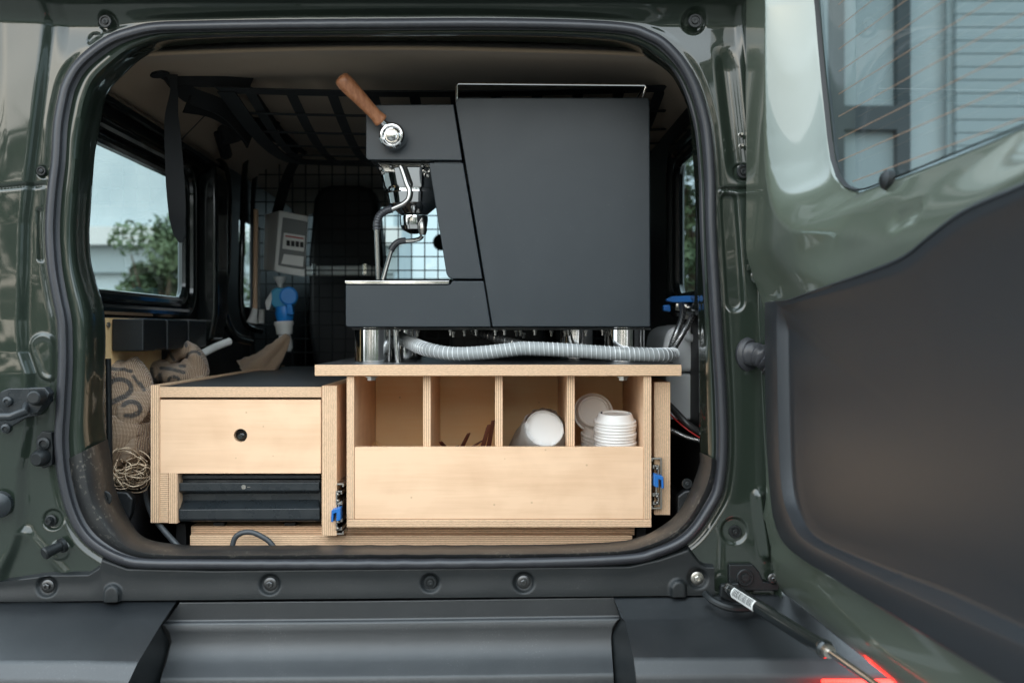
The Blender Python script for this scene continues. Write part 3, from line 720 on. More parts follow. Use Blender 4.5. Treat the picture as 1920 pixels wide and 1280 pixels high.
G().lathe([(0, .02), (.02, .03), (.03, .0)], P(828, 455, 1.9), (0, -1, 0), n=20, ).build('mirror', 'dark', CAR)

# ================================================================== CARGO GRILLE
GR = empty('cargo_grille', P(700, 620, 1.34), 'black welded wire grille between the load bay and the front seats', 'grille')
GY = 1.34
v0 = None
def wirecopy(name, pts, r, store={}):
    key = name; o_ = store.get(key)
    a_, b_ = Vector(pts[0]), Vector(pts[1])
    if o_ is None:
        o_ = obj(name, *tubeg([a_, b_], r, n=6), 'strap', GR); store[key] = (o_, (a_ + b_) / 2)
    else: dup(o_[0], (a_ + b_) / 2)
for i in range(28): x = 474 + i * 24.8; wirecopy('upright_wire', [P(x, 296, GY), P(x, 690, GY)], .0019)
for i in range(15): y = 302 + i * 25.6; wirecopy('cross_wire', [P(468, y, GY - .004), P(1168, y, GY - .004)], .0019)
G().tube(path([(474, 690, GY), (473, 420, GY), (484, 312, GY), (520, 297, GY), (900, 296, GY), (1130, 297, GY), (1164, 330, GY), (1168, 690, GY)], 8), .007, n=10).build('grille_frame', 'strap', GR)

# ================================================================== ROOF NET AND STRAPS
NET = empty('ceiling_net', P(800, 200, .7), 'black webbing luggage net stretched under the headliner', 'net')
def ribbon(pts, w_, side, th=.002):
    pts = [Vector(p) for p in pts]; V = []; Fc = []
    for i, p in enumerate(pts):
        ww = w_[i] if isinstance(w_, (list, tuple)) else w_
        sd_ = side[i] if isinstance(side, list) else Vector(side)
        t = (pts[min(i + 1, len(pts) - 1)] - pts[max(i - 1, 0)]).normalized(); nn = t.cross(sd_).normalized() * th / 2
        V += [p - sd_ * ww / 2 - nn, p + sd_ * ww / 2 - nn, p + sd_ * ww / 2 + nn, p - sd_ * ww / 2 + nn]
    for i in range(len(pts) - 1):
        for k in range(4): Fc.append((i * 4 + k, i * 4 + (k + 1) % 4, (i + 1) * 4 + (k + 1) % 4, (i + 1) * 4 + k))
    Fc += [(3, 2, 1, 0), tuple((len(pts) - 1) * 4 + k for k in range(4))]
    return V, Fc
def nz(x, y):   # height of the sagging net
    return 1.585 - .042 * math.sin(math.pi * min(1, max(0, (y - .36) / .86))) ** 1.0 - .012 * math.cos((x + .16) * 3)
xs_ = [-.50 + i * .082 for i in range(11)]; ys_ = [.36 + .86 * i / 7 for i in range(8)]
for x in xs_:
    obj('net_strap', *ribbon([(x * (1 + .06 * j / 10) - .0, .36 + .86 * j / 10, nz(x, .36 + .86 * j / 10)) for j in range(11)], .021, (1, 0, 0)), 'strap', NET, smooth=False)
for k, y in enumerate(ys_):
    obj('net_edge' if k in (0, 7) else 'net_cross_strap', *ribbon([(-.56 + .94 * j / 12, y, nz(-.56 + .94 * j / 12, y) - .0022) for j in range(13)], .045 if k in (0, 7) else .018, (0, 1, 0), .003 if k in (0, 7) else .002), 'strap', NET, smooth=False)
obj('net_edge', *ribbon([(-.545, .36 + .86 * j / 8, nz(-.5, .36 + .86 * j / 8) - .004) for j in range(9)], .035, (1, 0, 0), .003), 'strap', NET, smooth=False)
for pts, wd in (([(300, 128, .32), (340, 145, .34), (420, 150, .36), (470, 160, .38)], .035), ([(310, 130, .32), (350, 175, .36), (420, 205, .45), (470, 260, .7)], .035),
                ([(470, 260, .7), (455, 225, .8), (520, 250, .9), (560, 280, 1.15)], .05), ([(350, 195, .36), (400, 205, .45), (450, 230, .6), (520, 240, .8)], .04), ([(440, 150, .38), (480, 175, .5), (540, 250, .95), (575, 285, 1.2)], .03)):
    obj('corner_strap', *ribbon(path(pts, 5), wd, (.3, .2, .93), .004), 'strap', NET)
for pts, r in (([(295, 118, .3), (300, 142, .3)], .018), ([(430, 235, .75), (440, 262, .75)], .03), ([(410, 240, .8), (424, 290, .9)], .016)):
    G().tube(path(pts, 3), r, n=10).build('anchor_knob', 'strap', NET, bev=0)
G().tube(path([(386, 215, .5), (340, 262, .55)], 2), .0013, n=6).build('tension_cord', 'strap', NET)
hs = cr([(322, 140, .30), (326, 172, .30), (322, 215, .30), (324, 260, .30), (328, 330, .30), (332, 390, .29), (334, 420, .285), (340, 455, .28)], 6)
wd = [S(q, .3) for q in np.interp(np.linspace(0, 1, len(hs)), [0, .12, .2, .35, .6, .8, .92, 1], [22, 12, 18, 28, 34, 34, 30, 8])]
sds = [Vector((math.cos(.5 * math.sin(i / 9)), math.sin(.5 * math.sin(i / 9)), 0)) for i in range(len(hs))]
tag(obj('hanging_strap', *ribbon([P(*q) for q in hs], wd, sds, .003), 'strap'), 'black webbing strap hanging loose in front of the left side window', 'strap')
G_ = G().tube(path([(492, 330, 1.25), (500, 420, 1.22), (503, 455, 1.2)], 5), .008, n=8)
tag(obj('tie_strap', *ribbon(path([(560, 290, 1.2), (540, 330, 1.2), (520, 400, 1.15), (515, 440, 1.1)], 5), .03, (1, 0, 0), .004), 'strap'), 'black strap running down from the net to the grey fuse box', 'strap')

# ================================================================== THE OPEN REAR DOOR (a part of the car)
NL = math.hypot(1, .047)
def D(t, z, off=0): return Vector((.436 + .047 * t - off / NL, -t - off * .047 / NL, z))
def tz(px, py, off=0):
    """photo pixel -> (t along the door, z) on the door plane moved 'off' towards the viewer"""
    k = (px - VX) / F; x0 = .436 - off / NL; y0 = -off * .047 / NL
    t = (k * (y0 - CAMY) - x0) / (.047 + k); d = y0 - t - CAMY
    return t, CAMZ - (py - VY) / F * d
def pxd(t, z, off=0): return proj(D(t, z, off))
glassO = [(.148, 1.64), (.155, 1.587), (.178, 1.48), (.202, 1.39), (.216, 1.345), (.246, 1.308), (.298, 1.288), (.364, 1.285), (.68, 1.293), (.93, 1.30), (.97, 1.33), (.975, 1.5), (.965, 1.62), (.93, 1.655), (.6, 1.665), (.26, 1.668)]
ND = 520
gc = (.55, 1.42)
gp = np.array(cr(glassO, 12, True)); dl = np.hypot(*(np.roll(gp, -1, 0) - gp).T); cum = np.concatenate([[0], np.cumsum(dl)])
t_ = np.linspace(0, cum[-1], ND, endpoint=False)
gx = np.interp(t_, cum, np.append(gp[:, 0], gp[0, 0])); gz = np.interp(t_, cum, np.append(gp[:, 1], gp[0, 1]))
ga = np.arctan2(gz - gc[1], gx - gc[0]); gr = np.hypot(gx - gc[0], gz - gc[1])
def DH(t, z, q):
    """relief of the pressed inner door skin, metres towards the viewer"""
    px, py = pxd(t, z)
    up_ = ss(1.11, 1.24, z)
    lf = ss(.36, .22, t)                                          # left window post against the sill below the glass
    wl = max(.032, interp([(1.345, .085), (1.39, .078), (1.48, .056), (1.587, .034)], z)) if z > 1.345 else .085
    e = max(0, min(1, (q - .004) / (wl * lf + .085 * (1 - lf)))); e = e * .75 + .25 * ss(0, 1, e)
    o_ = -.028 + .006 * ss(0, .006, q) + (.066 * lf + .040 * (1 - lf)) * e - (1 - up_) * (.032 * lf + .006 * (1 - lf))
    o_ -= .03 * ss(.025, -.02, t)                                 # folds away at the hinge edge
    d = segd(px, py, 1570, 470, 1660, 425); o_ -= .006 * ss(60, 8, d)
    d = segd(px, py, 1690, 412, 1716, 398); o_ -= .006 * ss(22, 10, d)
    o_ -= .008 * ss(.80, .77, z) + .022 * (1 - math.sqrt(max(0, 1 - min(1, max(0, (.745 - z) / .0655)) ** 2)))
    if z < .86: o_ += .005 * math.exp(-((z - .80) / .014) ** 2)
    o_ += .001 * noise.noise(Vector((t * 7, z * 7, 1)))
    o_ -= .03 * ss(1.12, 1.09, z) * ss(.83, .87, z) * ss(.12, .15, t)     # hollow behind the trim panel
    return o_
rows = []
bx0, bx1, bz0, bz1 = -.02, 1.06, .68, 1.74
for i in range(64):
    f = (i / 63) ** 1.35
    for j in range(ND):
        c, s = math.cos(ga[j]), math.sin(ga[j])
        r1 = min((bx1 - gc[0]) / c if c > 1e-9 else 1e9, (bx0 - gc[0]) / c if c < -1e-9 else 1e9, (bz1 - gc[1]) / s if s > 1e-9 else 1e9, (bz0 - gc[1]) / s if s < -1e-9 else 1e9)
        r = gr[j] + (r1 - gr[j]) * f; t, z = gc[0] + c * r, gc[1] + s * r
        q = r - gr[j]
        rows.append(D(t, z, DH(t, z, q)))
V = rows; Fc = [(i * ND + j, (i + 1) * ND + j, (i + 1) * ND + (j + 1) % ND, i * ND + (j + 1) % ND) for i in range(63) for j in range(ND)]
DOOR = obj('rear_door', V, Fc, 'skylit_paint', CAR, angle=60)
tag(DOOR, 'open rear door seen from inside, green frame with a black trim panel')
def dbox(name, t0, t1, z0, z1, o0, o1, m, bev=.002, parent=DOOR):
    V = [D(t, z, o_) for o_ in (o0, o1) for t, z in ((t0, z0), (t1, z0), (t1, z1), (t0, z1))]
    return obj(name, V, [(3, 2, 1, 0), (4, 5, 6, 7), (0, 1, 5, 4), (1, 2, 6, 5), (2, 3, 7, 6), (3, 0, 4, 7)], m, parent, bev=bev)
def dprism(name, pts, o0, o1, m, bev=.002, seg=3, parent=DOOR, px=True):
    q = [tz(x, y, o1) for x, y in pts] if px else pts; n = len(q)
    V = [D(t, z, o1) for t, z in q] + [D(t, z, o0) for t, z in q]
    ar = sum(q[i][0] * q[(i + 1) % n][1] - q[(i + 1) % n][0] * q[i][1] for i in range(n))
    Fc = [tuple(range(n)), tuple(range(n, 2 * n))[::-1]] + [(i, i + n, (i + 1) % n + n, (i + 1) % n) for i in range(n)]
    if ar < 0: Fc = [f[::-1] for f in Fc]
    o = obj(name, V, Fc, m, parent, bev=bev, seg=seg)
    return o
# outer skin closing the door's far side (below and above the glass) and window glass
dbox('outer_skin', .0, 1.05, .68, 1.255, -.09, -.05, 'skylit_paint', .01)
dbox('bottom_flange', .0, 1.05, .6805, .688, -.0495, -.03, 'skylit_paint', .002)
gl_ = [(gx[j], gz[j]) for j in range(0, ND, 8)]
obj('window_pane', [D(gc[0] + (t - gc[0]) * 1.03, gc[1] + (z - gc[1]) * 1.03, -.026) for t, z in gl_], [tuple(range(len(gl_)))], 'doorglass', DOOR)
V = []; n = len(gl_)
for k_, o_ in ((1.014, -.022), (1.004, -.0195), (.998, -.022), (.995, -.0255)): V += [D(gc[0] + (t - gc[0]) * k_, gc[1] + (z - gc[1]) * k_, o_) for t, z in gl_]
obj('pane_gasket', V, [(i * n + j, (i + 1) * n + j, (i + 1) * n + (j + 1) % n, i * n + (j + 1) % n) for i in range(3) for j in range(n)], 'dark', DOOR)
M['defrost'] = mat('orange_defroster_line', (.38, .22, .13), .5)
dl0 = None
for i in range(12):
    z = 1.300 + i * .0305; p0, p1 = D(.235 + max(0, .05 - i * .006), z, -.0235), D(.96, z, -.0235)
    if dl0 is None: dl0 = obj('defroster_line', *tubeg([p0, p1], .0005, n=4), 'defrost', DOOR); c0 = (p0 + p1) / 2
    else: dup(dl0, wloc(dl0) + Vector((-.012, .02, z - 1.30)))
# washer / wiper motor cover with its thin cord
G().lathe([(0, .013), (.008, .012), (.012, .007), (.013, 0)], D(*tz(1652, 338, -.01), -.022), (-1, -.05, .15), n=20).build('wiper_boss', 'black', DOOR)
G().tube(path([(1656, 335, -.385), (1652, 362, -.375), (1636, 395, -.33), (1620, 440, -.31)], 6), .0009, n=6).build('cord', 'cord', DOOR)
G().lathe([(0, .007), (.006, .006), (.007, 0)], D(*tz(1618, 447), .0), (-1, -.3, 0), n=14).build('cord_clip', 'black', DOOR)
# tv hinge-side plug on the door edge
G().lathe([(0, .019), (.006, .019), (.008, .014), (.003, .012), (.003, .006), (.006, .005), (.006, 0)], D(.012, ZZ(437, -.012), .012), (-.75, -.66, 0), n=24).build('door_plug', 'black', DOOR)
# trim panel: flat rim, groove-like raised centre with a broad rolled edge
rim = [(1432, 566), (1434, 805), (1443, 939), (1452, 985), (1467, 1018), (1504, 1050), (1552, 1080), (1662, 1150), (1778, 1224), (1900, 1300), (2150, 1460), (2600, 1700), (2600, 20), (2150, 222), (1920, 336), (1869, 358), (1798, 392), (1737, 438), (1691, 475), (1625, 505), (1541, 536), (1475, 561)]
rim_c = cr([rim[i] for i in range(0, 12)], 4) 
rimf = [tuple(p) for p in rim_c] + [tuple(p) for p in cr(rim[12:], 4)]
top_ = [(2590, 40), (2150, 234), (1920, 345), (1869, 367), (1798, 401), (1737, 447), (1691, 483), (1625, 513), (1541, 544), (1455, 571)]
inn = [(1455, 571), (1459, 805), (1465, 915), (1480, 970), (1508, 1012), (1583, 1053), (1705, 1112), (1827, 1168), (1920, 1211), (2200, 1345), (2590, 1535)]
inner_ = [tuple(p) for p in cr(inn, 5)] + [tuple(p) for p in cr(top_[:-1], 3)]
# a proud rim, a 45-degree ramp facing the tailgate's free edge, and a recessed centre panel
tc_ = (.62, .98); NT = 360
def polar(pts):
    p = np.array(pts); q = []
    for a_, b_ in zip(p, np.roll(p, -1, 0)):
        k = max(1, int(np.hypot(*(b_ - a_)) / .004)); q += [a_ + (b_ - a_) * i / k for i in range(k)]
    q = np.array(q) - np.array(tc_); an = np.arctan2(q[:, 1], q[:, 0]); rr_ = np.hypot(q[:, 0], q[:, 1]); o_ = np.argsort(an); an, rr_ = an[o_], rr_[o_]
    return np.concatenate([an - 2 * np.pi, an, an + 2 * np.pi]), np.concatenate([rr_] * 3)
ao, ro = polar([tz(x, y, .030) for x, y in rimf]); ai, ri = polar([tz(x, y, .030) for x, y in inner_])
TH = np.linspace(-np.pi, np.pi, NT, endpoint=False)
# denser samples where the outline is far away and curved (the hinge-side corners)
TH = np.sort(np.concatenate([np.linspace(-np.pi, np.pi, 240, endpoint=False), np.linspace(np.pi * .80, np.pi, 100), np.linspace(-np.pi * .999, -np.pi * .7, 160)])); NT = len(TH)
RO, RI_ = np.interp(TH, ao, ro), np.interp(TH, ai, ri); RI_ = np.minimum(RI_, RO - .006)
def tring(Rr, o_, dr=0, flat=0):
    # along the top edge the panel stays flush with the rim (no ramp) and falls away gently
    out_ = []
    for a_, r_ in zip(TH, Rr):
        t, z = tc_[0] + math.cos(a_) * (r_ + dr), tc_[1] + math.sin(a_) * (r_ + dr)
        zt = tc_[1] + math.sin(a_) * RI_f(a_); k_ = ss(1.10, 1.15, zt) * flat
        out_.append(D(t, z, o_ * (1 - k_) + .0285 * k_))
    return out_
RI_f = lambda a_: float(np.interp(a_, TH, RI_))
lay = [tring(RO, .0), tring(RO, .024), tring(RO, .0275, -.001), tring(RO, .0293, -.003), tring(RO, .030, -.0055), tring(RI_, .0300, .002, 1), tring(RI_, .0294, -.001, 1), tring(RI_, .0165, -.0098, 1), tring(RI_, .0150, -.0125, 1), tring(RI_, .0145, -.017, .9), tring(RI_, .0145, -.055, .45), tring(RI_ * .5, .0145), tring(RI_ * .0004, .0145)]
V = [p for q in lay for p in q]
obj('trim_panel', V, [(i * NT + j, (i + 1) * NT + j, (i + 1) * NT + (j + 1) % NT, i * NT + (j + 1) % NT)[::-1] for i in range(len(lay) - 1) for j in range(NT)], 'trim', DOOR, angle=60)
# gas strut from the body to the door
A_, B_, C_ = P(1372, 1106, -.035), P(1550, 1218, -.33), P(1700, 1322, -.55)
ax = (B_ - A_).normalized(); ln = (B_ - A_).length
GS = G().lathe([(0, .006), (.004, .0105), (ln - .012, .0105), (ln - .010, .0118), (ln - .004, .0118), (ln, .009), (ln, 0)], A_, ax, n=32).build('gas_strut', 'darkgloss', CAR)
G().lathe([(0, .0085), (.008, .0085), (.009, .004)], B_, ax, n=24).build('strut_collar', 'zinc', GS)
G().tube([B_, C_], .0045, n=16).build('strut_rod', 'chrome', GS)
G().lathe([(-.010, .0), (-.009, .004), (-.006, .0075), (0, .009), (.006, .0075), (.010, .004)], A_ - ax * .010, (.1, -1, .1), n=24).build('ball_joint', 'steel', GS)
up = Vector((-.45, -.6, .25)); up = (up - ax * up.dot(ax)).normalized(); sd_ = ax.cross(up)
def cyl_patch(s0, s1, a0, a1, r, n=6):
    V = []; 
    for k in range(n + 1):
        a_ = R(a0 + (a1 - a0) * k / n); d_ = up * math.cos(a_) + sd_ * math.sin(a_)
        V += [A_ + ax * s0 + d_ * r, A_ + ax * s1 + d_ * r]
    return V, [(2 * k, 2 * k + 1, 2 * k + 3, 2 * k + 2) for k in range(n)]
lab = obj('barcode_label', *cyl_patch(.020, .100, -40, 55, .0108, 10), 'boxgrey', GS, angle=80)
g = G(); s_ = .024; rnd = random.Random(4)
while s_ < .096:
    w_ = rnd.choice([.0008, .0014, .0022]); g.add(*cyl_patch(s_, s_ + w_, -34, 28, .01105, 8)); s_ += w_ + rnd.choice([.0009, .0014])
g.build('barcode_bars', 'blackmetal', GS)
G().tube(path([(1322, 1112, -.03), (1340, 1128, -.05), (1375, 1140, -.06), (1440, 1138, -.04)], 6), .006, n=10).build('strut_bracket', 'black', CAR)
G().prism([(1352, 1096), (1386, 1092), (1396, 1118), (1380, 1132), (1350, 1120)], -.02, .012).build('strut_bracket', 'black', CAR, bev=.003)

# ================================================================== PLYWOOD CABINET (left) with its drawers
CABN = empty('plywood_cabinet', (XX(450, .5), .6, .70), 'birch plywood cabinet with a black top, a blank drawer and a black metal drawer', 'cabinet')
YB = 1.16
def face(px0, px1, py0, py1, Y): return XX(px0, Y), XX(px1, Y), ZZ(py1, Y), ZZ(py0, Y)
x0, x1, z0, z1 = face(282, 299, 722, 980, .14); ply('side_board', x0, .14, z0, x1, YB, z1, 0, CABN)
x0, x1, z0, z1 = face(299.6, 602.6, 725, 745, .141); ply('top_board', x0, .141, z0, x1, YB, z1, 2, CABN, top='film')
XA = XX(603.2, .138); XB = XX(631.5, .138)
x0, x1, z0, z1 = face(603.2, 631.5, 723, 1004, .138); ply('side_board', x0, .138, z0, x1, YB, z1, 0, CABN)
x0, x1, z0, z1 = face(299.6, 316, 886, 980, .143); ply('leg_block', x0, .143, z0, x1, .9, z1, 2, CABN)
x0, x1, z0, z1 = face(316.4, 333, 886, 981, .142); ply('leg_block', x0, .142, z0, x1, .9, z1, 0, CABN)
x0, x1, z0, z1 = face(1227, 1257, 716, 965, .15); ply('side_board', x0, .15, z0, x1, YB, z1, 0, CABN)
x0, x1, z0, z1 = face(299.6, 1226, 705, 960, 1.14); ply('back_board', x0, 1.14, z0, x1, 1.158, z1, 1, CABN)
# drawer front with its round finger hole
def plate_hole(px0, py0, px1, py1, Y, dep, cx, cy, r, n=48):
    a_, b_ = P(px0, py0, Y), P(px1, py1, Y); c = P(cx, cy, Y); rr_ = S(r, Y); V = []; Fc = []; mi = []
    def rect(a):
        dx, dz_ = math.cos(a), math.sin(a)
        k = min(((b_.x if dx > 0 else a_.x) - c.x) / dx if abs(dx) > 1e-9 else 1e9, ((a_.z if dz_ > 0 else b_.z) - c.z) / dz_ if abs(dz_) > 1e-9 else 1e9)
        return (c.x + dx * k, c.z + dz_ * k)
    an = sorted([2 * math.pi * k / n for k in range(n)] + [math.atan2(z - c.z, x - c.x) % (2 * math.pi) for x in (a_.x, b_.x) for z in (a_.z, b_.z)]); m = len(an)
    for y in (Y, Y + dep):
        for a in an: V.append((c.x + rr_ * math.cos(a), y, c.z + rr_ * math.sin(a)))
        for a in an: x, z = rect(a); V.append((x, y, z))
    for j in range(m):
        k = (j + 1) % m
        Fc.append((j, m + j, m + k, k)[::-1]); mi.append(1)
        Fc.append((2 * m + j, 3 * m + j, 3 * m + k, 2 * m + k)); mi.append(1)
        Fc.append((j, k, 2 * m + k, 2 * m + j)); mi.append(0)
        Fc.append((m + j, 3 * m + j, 3 * m + k, m + k)[::1]); mi.append(0)
    return V, Fc, mi
V, Fc, mi = plate_hole(300.6, 749, 601.4, 887, .1425, .015, 451, 816, 12.5)
me_ = obj('drawer_front', V, Fc, ['edge1', 'wood0'], CABN, mi=mi, angle=30)
bm = bmesh.new(); bm.from_mesh(me_.data); bmesh.ops.recalc_face_normals(bm, faces=bm.faces); bm.to_mesh(me_.data); bm.free()
G().box(XX(305, .16), .1585, ZZ(880, .16), XX(598, .16), .168, ZZ(752, .16)).build('drawer_box', 'dark', CABN)
g = G(); o_ = P(453.5, 817, .1585)
g.lathe([(0, .0075), (-.003, .0075), (-.0035, .0065), (-.006, .0065), (-.0065, .0055), (-.009, .0055), (-.0095, .0045), (-.0115, .004), (-.0118, 0)], o_, (0, 1, 0), n=28); g.build('catch_knob', 'darkgloss', CABN)
# black metal knock drawer
kd = G(); Yk = .150
def kl(rows_): return [[P(x, y, Y) for x, y, Y in r] for r in rows_]
rr_ = kl([[(335, 904, Yk + .02), (598, 903, Yk + .02)], [(335, 905, Yk), (598, 904, Yk)], [(335, 920, Yk), (598, 919, Yk)], [(335, 922, Yk + .003), (598, 921, Yk + .003)], [(335, 924, Yk + .012), (598, 923, Yk + .012)],
          [(336, 928, Yk + .03), (597, 926, Yk + .03)], [(336, 951, Yk + .006), (598, 950, Yk + .006)], [(335, 955, Yk - .002), (599, 953, Yk - .002)], [(335, 973, Yk - .002), (599, 973, Yk - .002)], [(335, 977, Yk + .002), (599, 977, Yk + .002)], [(335, 979, Yk + .2), (599, 979, Yk + .2)]])
V = [p for r in rr_ for p in r]; kdr = obj('metal_drawer', V, [(2 * i, 2 * i + 2, 2 * i + 3, 2 * i + 1) for i in range(len(rr_) - 1)], 'blackmetal', CABN, bev=.0012, seg=3)
G().box(XX(334, .16), .17, ZZ(979, .16), XX(599, .16), .55, ZZ(901, .16)).build('drawer_body', 'blackmetal', CABN)
G().prism([(333.5, 890), (600, 890), (600, 897), (333.5, 898)], .165, .3).build('mounting_rail', 'blackmetal', CABN, bev=.001)
g = G()
for x in (410, 543): g.prism([(x - 11, 979), (x + 11, 979), (x + 10, 987), (x - 10, 987)], .19, .02)
g.build('rubber_foot', 'dark', CABN, bev=.001)
# maker's badge on the metal drawer: small round emblem with bars, and a short word-like tick
bd = G().lathe([(0, .0042), (.0006, .0042), (.0006, 0)], P(457, 912.5, Yk), (0, -1, 0), n=28).build('badge', 'steel', kdr)
g = G()
for dx in (-2, 0, 2): g.prism([(457 + dx - .5, 909), (457 + dx + .5, 909), (457 + dx + .5, 916), (457 + dx - .5, 916)], Yk - .0009, .0002)
g.prism([(463.5, 912.2), (469, 912.2), (469, 913.2), (463.5, 913.2)], Yk - .0004, .0002)
g.build('badge_bars', 'zinc', kdr)
# base boards under both cabinets
BASE = empty('plywood_platform', (XX(770, .2), .5, .66), 'layered birch plywood base lying on the load floor under the cabinet and drawer', 'board')
x0, x1, z0, z1 = face(358, 1190, 986, 1003, .185); ply('upper_board', x0, .185, z0, x1, 1.1, z1, 2, BASE)
x0, x1, z0, z1 = face(356, 1186, 1003.5, 1030, .165); ply('lower_board', x0, .165, z0, x1, 1.1, z1, 2, BASE)
# fixing slides each side of the pull-out drawer
def slide(x, side, Yf, ytop, label, bluey):
    e = empty('drawer_slide', P(x, (ytop + 90), Yf), label, 'drawer slide', 'steel slides beside the pull-out drawer')
    def c_profile(name, w_, h_, x_, m='zinc', Ya=Yf, dep=.5):
        g_ = G(); a_ = P(x_, ytop, Ya)
        th = .0026; s = side
        X0 = XX(x_, Ya); z_hi = ZZ(ytop + h_[0], Ya); z_lo = ZZ(ytop + h_[1], Ya); W = S(w_, Ya) * s
        g_.box(X0, Ya, z_lo, X0 + th * s, Ya + dep, z_hi)
        for z, sg_ in ((z_hi, -1), (z_lo, 1)):
            g_.box(X0 + th * s, Ya, z, X0 + W, Ya + dep, z + sg_ * th)
            g_.box(X0 + W, Ya, z + sg_ * .0, X0 + W + th * s, Ya + dep, z + sg_ * .006)
        return g_.build(name, m, e, bev=.0004)
    c_profile('outer_rail', 17, (0, 96), x)
    c_profile('middle_rail', 9, (14, 40), x + side * 5, 'steel', Yf - .006)
    c_profile('middle_rail', 9, (66, 88), x + side * 5, 'steel', Yf - .004)
    c_profile('inner_rail', 6, (34, 72), x + side * 9, 'zinc', Yf - .002)
    for yy in (20, 32, 72, 84):
        g_ = G().lathe([(-.0035, 0), (-.003, .002), (0, .0035), (.003, .002), (.0035, 0)], P(x + side * 9, ytop + yy, Yf - .004), (0, 1, 0), n=12); g_.build('ball_bearing', 'steel', e)
    b = bluey; s = side
    q = G().prism([(x + s * 14, b), (x - s * 3, b + 5), (x - s * 4, b + 27), (x - s * 0, b + 28), (x + s * 1, b + 12), (x + s * 6, b + 10), (x + s * 6, b + 26), (x + s * 14, b + 24)][:: 1], Yf - .022, .02)
    q.build('release_lever', 'blue', e, bev=.0012); return e
slide(624.5, 1, .139, 906, 'steel drawer slide with a blue lever on the left of the plywood drawer', 951)
slide(1241, -1, .139, 858, 'steel drawer slide with a blue lever on the right of the plywood drawer', 888)

# ================================================================== PULL-OUT ORGANISER
ORG = empty('pull_out_drawer', (XX(935, .13), .28, ZZ(988, .13)), 'open birch plywood drawer with four compartments carrying the espresso machine', 'drawer')
YO = .130; YBk = .427
x0, x1, z0, z1 = face(650, 664, 705.5, 973, YO); ply('side_board', x0, YO, z0, x1, YBk + .015, z1, 0, ORG)
x0, x1, z0, z1 = face(1207, 1221.5, 705.5, 973, YO); ply('side_board', x0, YO, z0, x1, YBk + .015, z1, 0, ORG)
x0, x1, z0, z1 = face(650, 1221.5, 973.5, 988, YO); ply('bottom_board', x0, YO, z0, x1, YBk + .015, z1, 2, ORG)
for cx in (800.5, 935.5, 1070.5):
    x0, x1, z0, z1 = face(cx - 7, cx + 7, 705.5, 973, YO + .0155); x0, x1 = XX(cx - 7.2, YO + .0155), XX(cx + 7.2, YO + .0155)
    z1 = ZZ(705.5, YO)
    ply('divider', x0, YO + .0155, ZZ(973, YO), x1, YBk, z1, 0, ORG)
ply('front_board', XX(664.4, YO), YO + .0015, ZZ(972.6, YO), XX(1206.6, YO), YO + .0150, ZZ(838, YO), 1, ORG)
ply('back_board', XX(664.4, YO), YBk + .0005, ZZ(972, YO), XX(1206.6, YO), YBk + .014, ZZ(706, YO), 1, ORG, face='woodbright')
x0, x1, z0, z1 = face(590, 1278, 683.5, 704.5, YO - .006)
ZT = z1
ply('top_board', x0, YO - .006, z0, x1, .64, z1, 2, ORG, top='film')
for x in (697, 1168):
    G().lathe([(0, .0115), (.0015, .0115), (.0015, .008), (.007, .008), (.007, 0)], P(x, 705.5, YO + .01), (0, 0, -1), n=6).build('bolt', 'zinc', ORG)

# ================================================================== ESPRESSO MACHINE
ESP = empty('espresso_machine', (.0, .38, ZT), 'dark grey espresso machine on chrome feet with a walnut steam lever, side on', 'espresso machine')
YM = .205
k = (YM - CAMY) / (.19 - CAMY)
Dp = .36
def mprism(name, pts, Y, dep, m='machine', bev=.0025, parent=ESP, seg=3, sub=None): return G().prism(pts, Y, dep).build(name, m, parent, bev=bev, seg=seg)
mprism('side_panel', [(859, 183), (1214, 183), (1218.5, 188), (1220, 613), (923.5, 613), (853.5, 192)], YM, .006)
mprism('body_case', [(860, 186), (1213, 186), (1217, 611), (926, 611), (858, 194)], YM + .007, Dp - .01, bev=.004)
mprism('upper_housing', [(686, 198), (691, 196.5), (850.5, 195.5), (867, 301), (690, 300), (686, 296)], YM, .006, bev=.002)
mprism('upper_case', [(689, 200), (850, 198), (864, 299), (690, 297)], YM + .0065, Dp - .01, 'blackmetal', bev=.004)
mprism('column_panel', [(804, 305), (868.5, 305.5), (905, 523), (848, 523), (841, 520), (837, 513)], YM + .001, .006, bev=.002)
mprism('column_case', [(812, 302), (866, 302), (903, 523), (848, 523)], YM + .0075, Dp - .01, 'machine', bev=.003)
mprism('base_panel', [(648, 533.5), (844, 533.5), (848, 526.5), (907, 526.5), (921, 613), (651, 613), (648, 610)], YM, .006, bev=.002)
mprism('base_case', [(652, 537), (900, 535), (919, 611), (652, 611)], YM + .0065, Dp - .01, bev=.004)
TR = mprism('drip_tray', [(646.5, 526), (842, 526), (842, 532), (838, 532.6), (650, 532.6), (646.5, 530.5)], YM - .003, Dp, 'chrome', bev=.001)
for i in range(9): G().box(XX(652 + i * 21, YM), YM + .02, ZZ(525, YM), XX(655 + i * 21, YM), YM + Dp - .03, ZZ(526.2, YM)).build('grate_bar', 'steel', TR)
# cup rail
rl = []
for Y, s in ((YM + .012, 1),): rl = [P(856.5, 196, Y), P(856.5, 161, Y), P(860, 157.5, Y), P(1208, 160.5, Y), P(1211, 163, Y), P(1205, 184, Y)]
G().tube([rl[0], rl[1], rl[2], rl[3], rl[4], rl[5]], .0028, n=10).build('cup_rail', 'chrome', ESP)
Yr = YM + Dp - .03
G().tube([rl[3], rl[3] + Vector((0, Yr - YM, 0))], .002, n=8).build('cup_rail', 'chrome', ESP)
